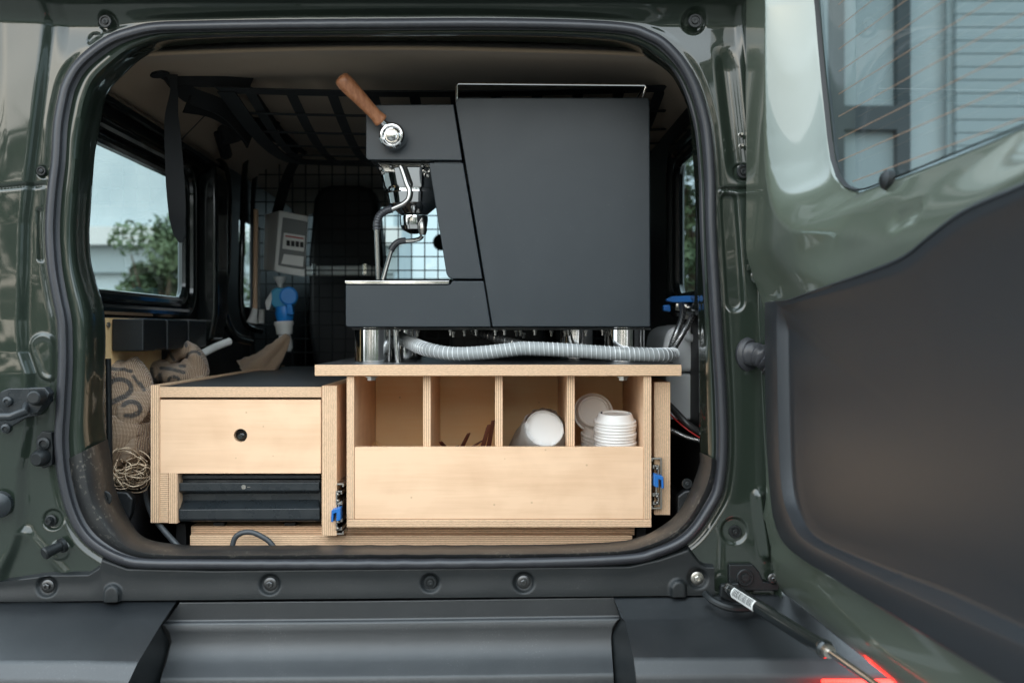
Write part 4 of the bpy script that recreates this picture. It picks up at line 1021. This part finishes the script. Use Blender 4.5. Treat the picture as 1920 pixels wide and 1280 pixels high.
# feet
ZF = ZT
ft = None
zt_ = ZZ(614, YM)
for x, y in ((-.238, .268), (.236, .268), (-.205, .50), (.162, .50)):
    if ft is None: ft = G().lathe([(0, .0365), (.0012, .0375), (zt_ - ZF - .003, .0375), (zt_ - ZF - .0018, .0365), (zt_ - ZF, .0365)], (x, y, ZF), n=64).build('foot', 'chrome', ESP, angle=20); f0 = wloc(ft).copy(); ft_xy = (x, y)
    else: dup(ft, f0 + Vector((x - ft_xy[0], y - ft_xy[1], 0)))
G().tube([P(742, 614, .25), P(744, 650, .25), P(747, 679, .25)], .006, n=12).build('drain_pipe', 'chrome', ESP)
G().box(XX(670, .3), .23, zt_ - .004, XX(1210, .3), .55, zt_ - .0005).build('under_plate', 'blackmetal', ESP)
nb = None
rnd = random.Random(11)
for x, y, Y in [(688, 622, .24), (745, 624, .24), (783, 626, .27), (845, 623, .25), (850, 629, .3), (871, 625, .28), (893, 624, .26), (929, 623, .24), (946, 622, .24), (968, 626, .3), (976, 625, .28), (981, 632, .33), (1003, 622, .24), (1034, 627, .32), (1060, 627, .3), (1066, 624, .28), (1130, 623, .25), (1098, 626, .3)]:
    if nb is None: nb = G().lathe([(0, .0045), (.004, .0045), (.004, .0028), (.011, .0028), (.012, .001)], P(x, 618, Y), (0, 0, -1), n=8).build('screw', 'steel', ESP); n0 = wloc(nb).copy(); q0_ = P(x, 618, Y)
    else: dup(nb, n0 + P(x, 617 + (y - 622) * .6, Y) - q0_)
# group head, portafilter (second group sits behind it)
ga_ = XX(776, .30)
def grp(Y, name='group_head'):
    zz = lambda y: ZZ(y, .30); r = lambda n_: S(n_, .30)
    pr = [(300, 30), (321, 50), (322, 62), (324, 63), (353, 56.5), (356, 55), (358, 54), (358.5, 48), (362, 48), (362.5, 50), (365, 50.5), (384, 46.5), (386, 45), (392, 38), (402, 26), (403, 22), (403.5, 0)]
    gh = G().lathe([(-(zz(a_) - zz(300)), r(b_)) for a_, b_ in pr], (ga_, Y, zz(300)), (0, 0, -1), n=56).build(name, 'chrome', ESP, angle=16)
    pf = G().lathe([(-(zz(a_) - zz(300)), r(b_)) for a_, b_ in ((405, 20), (406, 26), (412, 26.5), (424, 25), (431, 22), (435, 14), (438, 8))], (ga_, Y, zz(300)), (0, 0, -1), n=48).build('portafilter', 'chrome', gh, angle=16)
    G().tube([(ga_ + r(16), Y - .015, zz(412)), (ga_ + r(17), Y - .02, zz(424)), (ga_ + r(18), Y - .02, zz(434)), (ga_ + r(18), Y - .02, zz(442))], [r(6), r(8), r(8.5), r(6)], n=18).build('spout', 'steel', gh)
    return gh
grp(.30)
g = G()
for x, y in ((714, 316), (733, 312), (752, 314), (792, 311), (718, 324), (798, 322), (803, 330)): g.lathe([(0, .004), (.003, .004), (.0045, .002), (.0045, 0)], P(x, y, .24), (0, -1, -.3), n=10)
g.build('screw', 'steel', ESP)
mprism('group_bracket', [(708, 305), (806, 305), (806, 324), (722, 322)], .245, .2, 'steel', bev=.001)
# steam and water wands
WN = G().tube(path([(752, 312, .225), (757, 326, .222), (763, 345, .218), (768, 358, .216), (766, 373, .215), (757, 382, .214), (745, 388, .213), (733, 393, .212)], 6), S(5.2, .2), n=16).build('steam_wand', 'steel', ESP)
gp_ = path([(735, 392, .212), (722, 396, .212), (712, 404, .212), (707, 416, .212), (706, 431, .212)], 8)
G().tube(gp_, [S(7.2, .2) + .0005 * math.sin(i * 2.1) for i in range(len(gp_))], n=18).build('wand_grip', 'rubber', WN)
G().tube(path([(706.5, 430, .212), (708, 470, .214), (709.5, 524, .216)], 4), [S(q, .2) for q in (5.4, 5.4, 5.4, 5.4, 5.2, 5.2, 5.0, 5.0, 4.6)], n=16).build('wand_tube', 'steel', WN)
WW = G().tube(path([(792, 442, .34), (786, 448, .34), (772, 451, .34), (758, 452, .34)], 6), S(4, .34), n=14).build('water_wand', 'steel', ESP)
G().tube(path([(761, 451, .34), (748, 453, .34), (739, 460, .34), (733, 470, .34)], 6), S(6, .34), n=14).build('wand_grip', 'rubber', WW)
G().tube([P(734, 468, .34), P(727, 492, .345), P(718, 524, .35)], S(4.2, .34), n=14).build('wand_tube', 'steel', WW)
# steam lever
hb = P(739, 258, YM - .002); lv = (0, -1, 0); r = lambda n_: S(n_, .18)
HB = G().lathe([(0, r(23)), (.004, r(25)), (.010, r(25.5)), (.022, r(25)), (.027, r(23.5)), (.030, r(21)), (.0305, r(18.8)), (.027, r(17.5)), (.0245, r(13)), (.0245, r(10.8)), (.029, r(10.2)), (.0305, r(9)), (.0315, r(3)), (.0316, 0)], hb, (-.06, -1, -.05), n=56).build('lever_hub', 'chrome', ESP, angle=16)
G().prism([(735, 257.2), (741.5, 257.2), (742.5, 258.8), (741.5, 260.4), (735, 260.4), (734, 258.8)], YM - .0345, .002).build('lever_mark', 'blackmetal', HB)
a_, b_ = P(730, 243, YM - .018), P(637, 144, YM - .075); ax_ = (b_ - a_); Ln = ax_.length; ax_.normalize()
G().lathe([(0, r(9)), (Ln * .06, r(8)), (Ln * .14, r(7)), (Ln * .20, r(7.5))], a_, ax_, n=24).build('lever_neck', 'chrome', HB)
G().lathe([(Ln * .165, r(4)), (Ln * .165, r(12.6)), (Ln * .18, r(14)), (Ln * .21, r(13)), (Ln * .28, r(11.6)), (Ln * .42, r(12)), (Ln * .6, r(13.6)), (Ln * .78, r(15.2)), (Ln * .9, r(15.6)), (Ln * .96, r(14.4)), (Ln * .99, r(11)), (Ln * 1.002, r(5)), (Ln * 1.003, 0)], a_, ax_, n=36).build('lever_handle', 'walnut', HB, angle=50)

# ================================================================== HOSES ON THE BOARD
def ribhose(name, pts, rad, m, label, wire_m, pitch=.0085, n=18):
    pp = path(pts, 14)
    L_ = [0]
    for a_, b_ in zip(pp, pp[1:]): L_.append(L_[-1] + (b_ - a_).length)
    ns = int(L_[-1] / (pitch / 4)); arr = np.array([tuple(p) for p in pp]); s = np.linspace(0, L_[-1], ns)
    q = [Vector([np.interp(v, L_, arr[:, k]) for k in range(3)]) for v in s]
    o = obj(name, *tubeg(q, [rad * (1 + .02 * math.cos(2 * math.pi * v / pitch)) for v in s], n=n), m, angle=80)
    tag(o, label, 'hose')
    fr_ = frames(q); hel = []
    for i in range(0, ns):
        for sub in range(5):
            f = sub / 5; j = min(i + 1, ns - 1); p = q[i].lerp(q[j], f); v = s[i] + (s[j] - s[i]) * f
            a_ = 2 * math.pi * v / pitch; u, w_ = fr_[i]; hel.append(p + (u * math.cos(a_) + w_ * math.sin(a_)) * (rad * 1.015))
    c = obj('helix_wire', *tubeg(hel, .0006, n=3), wire_m, o); return o
ribhose('spiral_hose', [(748, 632, .33), (775, 645, .26), (805, 656, .20), (850, 663, .175), (905, 661, .17), (960, 655, .168), (985, 653, .168), (1060, 656, .168), (1130, 661, .168), (1190, 664, .17), (1235, 665, .178), (1255, 665, .20), (1262, 664, .25), (1258, 662, .33)], .0125, 'hose', 'clear grey ribbed hose lying along the front of the black board', 'wire')
ribhose('spiral_hose', [(885, 618, .30), (915, 628, .27), (950, 640, .24), (985, 648, .215), (1010, 652, .20)], .0085, 'hosedark', 'thin dark ribbed hose dropping behind the grey hose under the machine', 'zinc')

# ================================================================== CUPS, LIDS AND STICKS
def floorz(): return ZZ(973.5, YO) + .001
# cups in a clear sleeve, leaning base-up towards the viewer
cc = P(1021, 803, .195); cax = Vector((-.13, .80, -.45)).normalized()
def cupmesh(o_, r0, r1, ln_):
    return latheg([(.003, 0), (.003, r0 * .93), (0, r0 * .95), (0, r0), (ln_, r1), (ln_ + .001, r1 + .002), (ln_ + .003, r1 + .0015), (ln_ + .003, r1 - .001)], o_, cax, n=48)
cup0 = None
for i in range(6):
    lb = ['white paper cup with its base facing out, topmost in the clear sleeve'] + ['white paper cup nested in the clear sleeve, %s' % q for q in ('second from the viewer', 'third from the viewer', 'fourth from the viewer', 'fifth from the viewer', 'deepest one')]
    if cup0 is None:
        cup0 = obj('paper_cup', *cupmesh(cc, .0355, .0425, .085), 'white', angle=35); tag(cup0, lb[0], 'cup', 'paper cups nested in a clear sleeve'); cp0 = wloc(cup0)
    else:
        c = dup(cup0, cp0 + cax * (.010 * i)); c['label'] = lb[i]; c['category'] = 'cup'
V, Fc = latheg([(-.004, .030), (-.002, .039), (.004, .041), (.02, .043), (.06, .047), (.13, .050), (.16, .051)], cc, cax, n=90)
V = [v + Vector((noise.noise(v * 95), noise.noise(v * 95 + Vector((9, 0, 0))), noise.noise(v * 95 + Vector((0, 9, 0))))) * .0035 for v in V]
tag(obj('plastic_sleeve', V, Fc[:-2], 'film_clear', angle=20), 'crinkled clear plastic sleeve round the paper cups in the third compartment', 'sleeve')
# lids
def lidprof(r): return [(0, r * .985), (.0012, r), (.0035, r), (.005, r * .975), (.0055, r * .90), (.007, r * .885), (.015, r * .80), (.0165, r * .785), (.0175, r * .76), (.0172, r * .70), (.0145, r * .66), (.0140, r * .3), (.0140, 0)]
lx, lr = XX(1155, .185), S(40, .185) ; z_ = ZZ(793, .185)
lid0 = obj('cup_lid', *latheg(lidprof(lr), (lx, .20, z_), (.01, -.10, 1), n=64), 'lid', angle=40); l0 = wloc(lid0)
tag(lid0, 'white domed cup lid with a sip hole, topmost of the tall lid stack', 'lid', 'white cup lids in a tall stack')
sp_ = G().lathe([(0, .002), (.0006, .002), (.0006, 0)], P(1128, 773.5, .172), (-.3, -.8, .6), n=12).build('sip_hole', 'dark', lid0)
nm = ['second from the top', 'third from the top', 'fourth from the top', 'fifth from the top', 'sixth from the top', 'seventh from the top', 'eighth from the top', 'ninth from the top', 'tenth from the top']
for i, s in enumerate(nm):
    c = dup(lid0, l0 - Vector((.0008 * ((i * 7) % 3) - .0008, 0, .0054 * (i + 1)))); c['label'] = 'white cup lid in the tall lid stack, ' + s; c['category'] = 'lid'
lc = P(1113, 771, .27)
la = Vector((-.02, -.93, .30)).normalized()
l2 = obj('cup_lid', *latheg([(q[0], q[1]) for q in lidprof(S(38, .27))], lc - la * .014, la, n=64), 'lid2', angle=40); tag(l2, 'cream cup lid leaning upright behind the tall lid stack', 'lid')
for i in range(4):
    c = obj('cup_lid', *latheg(lidprof(S(30, .27)), P(1118, 818 + i * 6, .27), (.12, -.2, 1), n=40), 'lid2', angle=40)
    tag(c, 'cream cup lid lying flat under the leaning lid, %s' % ['uppermost', 'second down', 'third down', 'lowest'][i], 'lid', 'cream lids under the leaning lid')
# brown paper sticks
sticks = [(832, 836, 826, 828, .20, 'short flared stick at the left end of the bunch'), (862, 845, 879, 812, .22, 'slim stick standing in the middle of the bunch'), (900, 850, 917, 796, .19, 'broad stick leaning right, second from the divider'),
          (912, 850, 925, 788, .21, 'tallest stick, against the divider'), (878, 842, 904, 826, .25, 'low stick lying across the middle'), (834, 842, 858, 836, .23, 'low stick lying flat at the left'), (868, 842, 893, 834, .18, 'lowest stick, lying in front of the middle one')]
for (a0, b0, a1, b1, Y, s) in sticks:
    p0, p1 = P(a0, b0, Y + .02), P(a1, b1, Y); dn = (p0 - p1).normalized(); p0 = p1 + dn * .10
    if p0.z < floorz(): p0 = p1 + dn * max(.02, (p1.z - floorz()) / max(.05, -dn.z)) if dn.z < -.05 else p0
    o = obj('sugar_stick', *ribbon([p0, p0.lerp(p1, .5) + Vector((.0015, 0, .001)), p0.lerp(p1, .93), p1], [.009, .009, .009, .0075], [Vector((1, .4, 0)).normalized()] * 2 + [Vector((.8, .7, .2)).normalized()] * 2, .0022), 'brownstick', bev=.0004)
    tag(o, 'brown sugar stick, ' + s, 'sugar stick', 'brown sugar sticks')
for i in range(3):
    o = obj('paper_napkin', *ribbon([P(698 + i * 4, 832 - i * 3, .36), P(706 + i * 3, 842, .36), P(712, 858, .36)], .02, (0, 1, 0), .0008), 'woodbright'); tag(o, 'tan paper napkin edge at the back of the first compartment, %s' % ['frontmost', 'middle', 'rearmost'][i], 'napkin', 'tan napkins')

# ================================================================== SACKS, TWINE
def sack(name, blobs, label, strokes=(), seed=0, amp=.017, vox=None):
    """blobs: ellipsoids (px, py, Y, rx px, ry px, depth m, tilt) merged by a remesh, with cloth folds"""
    bm = bmesh.new()
    for (x, y, Y, rx, ry, dz_, rot) in blobs:
        c = P(x, y, Y); mt = Matrix.Translation(c) @ Matrix.Rotation(R(rot), 4, 'Y') @ Matrix.Diagonal((S(rx, Y), dz_, S(ry, Y), 1))
        bmesh.ops.create_uvsphere(bm, u_segments=40, v_segments=24, radius=1, matrix=mt)
    me = bpy.data.meshes.new(name); bm.to_mesh(me); bm.free()
    o = bpy.data.objects.new(name, me); C.objects.link(o)
    md = o.modifiers.new('r', 'REMESH'); md.mode = 'VOXEL'; md.voxel_size = .0022
    sm = o.modifiers.new('s', 'SMOOTH'); sm.iterations = 12; sm.factor = .6
    dg = bpy.context.evaluated_depsgraph_get(); m2 = bpy.data.meshes.new_from_object(o.evaluated_get(dg)); o.modifiers.clear(); bpy.data.objects.remove(o)
    nv = len(m2.vertices); nr = [v.normal.copy() for v in m2.vertices]; co = [v.co.copy() for v in m2.vertices]
    out = []
    for p, nn in zip(co, nr):
        q = p * 1.0 + Vector((seed, seed * 2, 0)); wv_ = noise.noise(Vector((q.x * 16, q.y * 16, q.z * 7))); rg = 1 - abs(noise.noise(Vector((q.x * 13 + q.z * 9, q.y * 13, q.z * 13 - q.x * 8)))) * 2.4
        out.append(p + nn * (wv_ * amp + max(0, rg) ** 2 * amp * .55 + noise.noise(q * 60) * amp * .12))
    Fc = [tuple(p.vertices) for p in m2.polygons]; o = obj(name, out, Fc, 'burlap', angle=80)
    at = o.data.attributes.new('print', 'FLOAT', 'POINT'); vals = []
    for p, nn in zip(out, nr):
        x, y = proj(p); val = 0
        if nn.y < .2:
            for st_, wd_ in strokes:
                dmin = min(segd(x, y, *a_, *b_) for a_, b_ in zip(st_, st_[1:]))
                val = max(val, ss(wd_ + .8, wd_ - .8, dmin))
        vals.append(val * (.9 if noise.noise(p * 300) > -.45 else .45))
    at.data.foreach_set('value', vals); tag(o, label, 'sack'); return o
def arc(cx, cy, rx, ry, a0, a1, n=14): return [(cx + rx * math.cos(R(a0 + (a1 - a0) * k / n)), cy + ry * math.sin(R(a0 + (a1 - a0) * k / n))) for k in range(n + 1)]
sack('burlap_sack', [(222, 745, .26, 50, 66, .055, 16), (205, 705, .25, 32, 36, .05, 10), (258, 765, .25, 28, 34, .045, 20), (236, 815, .26, 52, 46, .06, 0), (262, 835, .25, 26, 30, .045, 0), (214, 870, .30, 30, 40, .05, 0), (262, 880, .31, 24, 40, .05, 0)], 'tall burlap sack with black printed letters slumped against the left side of the cabinet',
     [([(206, 690), (216, 692), (232, 692), (246, 696)], 3.2), (arc(224, 728, 22, 17, -160, 30) , 4.4), ([(244, 734), (236, 742), (222, 748), (206, 756)], 5), (arc(246, 766, 17, 13, -150, 60), 4.4), ([(254, 776), (246, 780), (236, 779)], 4.4), ([(250, 705), (262, 722)], 3), ([(262, 718), (270, 730)], 3.5), ([(196, 668), (214, 674)], 4)], 1)
sack('burlap_sack', [(300, 696, .48, 25, 22, .05, 0), (332, 703, .47, 34, 20, .05, 0), (362, 700, .50, 22, 30, .05, 0), (345, 655, .50, 22, 17, .035, -20), (328, 668, .50, 13, 18, .03, 20), (372, 680, .50, 12, 38, .035, -12), (352, 720, .49, 40, 20, .05, 0)], 'small folded burlap sack with black print bunched behind the cabinet corner',
     [([(302, 690), (322, 692), (345, 698)], 3.2), ([(284, 692), (286, 706), (292, 716)], 4), ([(300, 702), (302, 718)], 3.5), (arc(326, 714, 10, 8, -170, -20), 3), ([(346, 636), (349, 648)], 3.2), (arc(364, 672, 14, 13, -170, -40), 2.5), ([(318, 662), (326, 674)], 3), ([(338, 686), (346, 686)], 3), ([(334, 636), (338, 642)], 3)], 5, .009)
# folded point of sackcloth at the back of the black top: a sheet rolled round its long axis with creases
V = []; NU, NW = 46, 40
for i in range(NU):
    u = i / (NU - 1); cx, cy = 472 + (541 - 472) * u, 703 + (629 - 703) * u ** 1.15; hw = 31 * (1 - u) ** .8 + 4.5
    for j in range(NW):
        a_ = 2 * math.pi * j / NW; rr_ = 1 + .16 * math.sin(3 * a_ + 2.5 * u) + .10 * math.sin(5 * a_ - 4 * u) + .22 * max(0, 1 - abs(((a_ - 1.2 + .8 * u) % 6.283) - .35) / .3)
        ox_, oy_ = math.cos(a_) * hw * rr_, math.sin(a_) * .034 * ((1 - u) * .8 + .3) * rr_
        V.append(P(cx + ox_ * .74, cy + ox_ * .66, .9) + Vector((0, oy_, 0)) + Vector((0, 0, noise.noise(Vector((u * 9, a_, 3))) * .004)))
Fc = [(i * NW + j, i * NW + (j + 1) % NW, (i + 1) * NW + (j + 1) % NW, (i + 1) * NW + j) for i in range(NU - 1) for j in range(NW)] + [tuple((NU - 1) * NW + j for j in range(NW))]
tag(obj('burlap_sack', V, Fc, 'burlap', angle=60), 'plain burlap sack folded to a point at the back of the black top', 'sack')
g = G(); rnd = random.Random(21)
for k in range(30):
    cx, cy = 243 + rnd.gauss(0, 12), 882 + rnd.gauss(0, 11); rx, ry = rnd.uniform(14, 33), rnd.uniform(12, 30); a0 = rnd.uniform(0, 360); sp__ = rnd.uniform(150, 400); ph = rnd.uniform(0, 6)
    pts = []
    for i in range(12):
        a_ = R(a0 + sp__ * i / 11); pts.append((cx + rx * math.cos(a_) * (1 + .15 * math.sin(3 * a_ + ph)), cy + ry * math.sin(a_), .205 + .035 * math.sin(a_ * 1.5 + ph)))
    g.tube(path(pts, 3), rnd.choice([.0006, .0009, .0011]), n=5)
for k in range(170):
    x, y = rnd.uniform(203, 262), rnd.uniform(842, 900); a_ = rnd.uniform(0, 6.3); l = rnd.uniform(6, 20)
    g.tube([P(x, y, .25), P(x + math.cos(a_) * l * .5, y + math.sin(a_) * l * .5 + 2, .235), P(x + math.cos(a_) * l, y + abs(math.sin(a_)) * l, .24)], .0004, n=4)
tag(g.build('twine_bundle', 'twine', angle=80), 'tangled loops of pale jute twine and frayed fibres below the tall sack', 'twine')

# ================================================================== CABLES
def cable(pts, r_, m, label, name='cable', cat='cable'):
    return tag(obj(name, *tubeg(path(pts, 10), r_, n=12), m), label, cat)
cable([(274, 915, .26), (275, 935, .22), (284, 962, .17), (300, 985, .15), (315, 1003, .14), (334, 1024, .13), (352, 1048, .14)], .0052, 'cord', 'grey power cable curving down beside the left leg of the cabinet')
cable([(435, 1040, .135), (436, 1022, .135), (442, 1006, .135), (456, 998, .135), (474, 998, .135), (492, 1006, .135), (506, 1016, .135), (520, 1034, .135)], .0048, 'cord', 'grey cable looping up between the sill and the plywood base')
cable([(370, 668, .60), (385, 660, .62), (405, 650, .66), (430, 640, .70)], .009, 'boxgrey', 'short grey conduit behind the folded sack', 'conduit', 'conduit')
# floor bits seen between wheel-arch trim and cabinet
G().prism([(214, 920), (238, 922), (249, 935), (246, 962), (236, 986), (222, 955)], .17, .02).build('arch_bracket', 'bumper', CAR, bev=.004)
G().prism([(1270, 930), (1283, 920), (1296, 918), (1293, 945), (1278, 968), (1270, 972)], .17, .02).build('arch_bracket', 'bumper', CAR, bev=.004)
G().box(XL, .18, .66, XX(300, .3), 1.2, .80).build('wheel_arch', 'dark', CAR, bev=.03)
G().box(XX(1262, .3), .18, .66, XR, 1.2, .78).build('wheel_arch', 'dark', CAR, bev=.03)
G().tube([P(203, 672, .15), P(205, 800, .15), P(206, 905, .15)], .005, n=10).build('trim_edge', 'black', CAR)
G().prism([(330, 980), (348, 980), (350, 1022), (328, 1022)], .20, .03).build('floor_bracket', 'dark', CAR, bev=.002)
G().prism([(1192, 980), (1212, 980), (1212, 1012), (1192, 1012)], .20, .03).build('floor_bracket', 'dark', CAR, bev=.002)

# ================================================================== LEFT WALL: SOCKET BOXES ON A PLYWOOD PANEL
pp_ = ply('wall_plywood_board', XL + .012, .16, ZZ(712, .235), XL + .024, .50, ZZ(596, .235), 0, None, face='woodbright'); tag(pp_, 'plywood panel screwed to the left wall below the window', 'panel')  # shares the wood colour brightened for the compartments
G().lathe([(0, .005), (.002, .005), (.003, .003), (.003, 0)], (XL + .026, .205, ZZ(609, .205)), (1, -.3, 0), n=14).build('screw', 'zinc', pp_)
SB = empty('socket_box_row', (-.69, .22, 1.06), 'row of black socket boxes on the plywood panel below the left window', 'switch box')
for i in range(6):
    y0 = .222 + i * .068; z0 = 1.062; z1 = 1.122
    G().box(XL + .026, y0, z0 + .002 * (i % 2), XL + .085 - .003 * (i % 2), y0 + .066, z1).build('socket_box', 'black', SB, bev=.003)

# ================================================================== FUSE BOX, SOCKET, POLE
YF_ = 1.0
FB = empty('fuse_box', P(545, 520, YF_), 'light grey wall fuse box with a smoked window hanging behind the cabinet top', 'fuse box')
fpts = [(523, 394), (579, 405), (572, 520), (514, 509)]
cs = G().prism(fpts, YF_, .0).v[:4]
sh = Vector((-.0, 0, 0))
back = [P(x, y, YF_ + .13) for x, y in ((496, 402), (548, 412), (542, 514), (493, 505))]
fr_ = [P(x, y, YF_) for x, y in fpts]
obj('case', fr_ + back, [(3, 2, 1, 0), (4, 5, 6, 7), (0, 1, 5, 4), (1, 2, 6, 5), (2, 3, 7, 6), (3, 0, 4, 7)], 'boxgrey', FB, bev=.004)
G().prism([(530, 407), (576, 416), (570, 505), (521, 497)], YF_ - .006, .006).build('window_cover', 'smoked', FB, bev=.002)
G().prism([(532, 436), (572, 442), (570, 472), (529, 466)], YF_ - .0085, .002).build('breaker_row', 'boxgrey', FB, bev=.001)
for i in range(4): G().prism([(537 + i * 8.5, 450 + i), (543 + i * 8.5, 451 + i), (543 + i * 8.5, 461 + i), (537 + i * 8.5, 460 + i)], YF_ - .014, .005).build('breaker_switch', 'dark', FB, bev=.001)
G().prism([(535, 441), (569, 446), (569, 448.5), (535, 443.5)], YF_ - .0095, .0008).build('red_marking', 'red', FB)
G().prism([(532, 476), (570, 481), (568, 500), (527, 494)], YF_ - .0085, .002).build('label_strip', 'boxgrey', FB, bev=.001)
G().lathe([(0, .018), (.01, .014), (.02, .007), (.045, .007)], P(525, 519, YF_ + .05), (0, 0, -1), n=20).build('cable_gland', 'boxgrey', FB)
SO = empty('socket_coupling', P(530, 600, YF_), 'blue industrial plug and socket coupling hanging under the fuse box', 'plug')
G().prism([(506, 545), (516, 538), (548, 541), (552, 560), (544, 575), (516, 580), (506, 570)], YF_, .06).build('socket_body', 'teal', SO, bev=.008)
G().prism([(496, 566), (508, 545), (510, 560), (506, 580), (499, 582)], YF_ - .002, .04).build('latch', 'boxgrey', SO, bev=.004)
G().lathe([(0, .024), (.006, .024), (.009, .02), (.009, 0)], P(541, 555, YF_ - .012), (.25, -1, 0), n=36).build('socket_lid', 'plugblue', SO)
G().lathe([(0, .022), (.02, .025), (.036, .022), (.04, .020)], P(533, 574, YF_ + .01), (.05, 0, -1), n=30).build('plug_shell', 'plugblue', SO)
G().prism([(537, 570), (548, 571), (550, 590), (538, 590)], YF_ - .02, .02).build('plug_rib', 'plugblue', SO, bev=.003)
G().lathe([(0, .025), (.008, .026), (.014, .023), (.034, .021), (.036, .015), (.05, .018), (.07, .019), (.08, .014)], P(532, 602, YF_ + .01), (.06, 0, -1), n=30).build('plug_grip', 'boxgrey', SO)
G().tube(path([(536, 650, YF_), (532, 668, YF_ - .01), (520, 690, YF_ - .02)], 5), .006, n=10).build('plug_cable', 'rubber', SO)
PL = obj('wooden_pole', *tubeg([P(480, 393, 1.1), P(479, 480, 1.1), P(478, 580, 1.1)], .0065, n=12), 'wood2'); tag(PL, 'slim pale wooden pole standing left of the grey fuse box', 'pole')
G().lathe([(0, .008), (.02, .010), (.04, .016), (.045, .0)], P(478, 578, 1.1), (-.2, 0, -1), n=16).build('pole_socket', 'boxgrey', PL)
G().tube([P(491, 580, 1.1), P(490, 606, 1.1)], .008, n=12).build('pole_clip', 'white', PL)

# ================================================================== RIGHT SIDE: WATER CAN, VALVES, BRAIDED HOSES
WC = empty('water_can', P(1290, 780, .36), 'white plastic water can standing at the right of the load bay', 'water can')
g = G(); g.prism([(1243, 655), (1248, 625), (1262, 612), (1290, 608), (1420, 606), (1440, 640), (1440, 697), (1243, 697)], .34, .24); g.build('upper_shell', 'can', WC, bev=.018, seg=5)
g = G(); g.prism([(1249, 700), (1440, 700), (1440, 790), (1249, 786)], .345, .23); g.build('lower_shell', 'can', WC, bev=.006, seg=3)
G().tube(path([(1286, 618, .335), (1292, 632, .325), (1310, 632, .325), (1330, 618, .335)], 5), .008, n=12).build('handle', 'can', WC)
G().lathe([(0, .012), (.004, .013), (.008, .009), (.008, .004)], P(1288, 586, .33), (-.2, -1, 0), n=20).build('cap', 'white', WC)
VL = empty('water_valve', P(1280, 575, .32), 'blue lever valves feeding the braided hoses beside the window', 'valve')
G().prism([(1249, 561), (1262, 555), (1316, 553), (1316, 566), (1262, 567), (1250, 564)], .30, .02).build('valve_lever', 'blue', VL, bev=.003)
G().prism([(1243, 572), (1258, 570), (1258, 585), (1243, 583)], .31, .015).build('valve_lever', 'blue', VL, bev=.003)
G().lathe([(0, .010), (.02, .010), (.024, .007), (.03, .007)], P(1268, 572, .315), (1, -.2, -.2), n=18).build('valve_body', 'zinc', VL)
for a_, lab in (([(1277, 570, .30), (1280, 590, .28), (1268, 625, .26), (1258, 652, .27), (1254, 675, .30)], 'left braided steel hose running from the blue valves down behind the board'), ([(1308, 568, .30), (1300, 590, .27), (1280, 625, .25), (1262, 657, .26), (1256, 680, .30)], 'right braided steel hose running from the blue valves down behind the board')):
    cable(a_, .0058, 'braid', lab, 'braided_hose', 'hose')
cable([(1225, 730, .30), (1245, 750, .26), (1265, 770, .24), (1290, 795, .22), (1325, 818, .22)], .0065, 'hosedark', 'dark braided water hose crossing the lower right corner', 'braided_hose', 'hose')
cable([(1240, 755, .25), (1262, 782, .235), (1290, 806, .215), (1325, 828, .21)], .0014, 'red', 'thin red wire running along the dark water hose', 'wire', 'wire')
cable([(1235, 800, .26), (1262, 808, .25), (1290, 820, .24), (1325, 828, .23)], .0052, 'braid', 'grey braided hose below the dark water hose at lower right', 'braided_hose', 'hose')
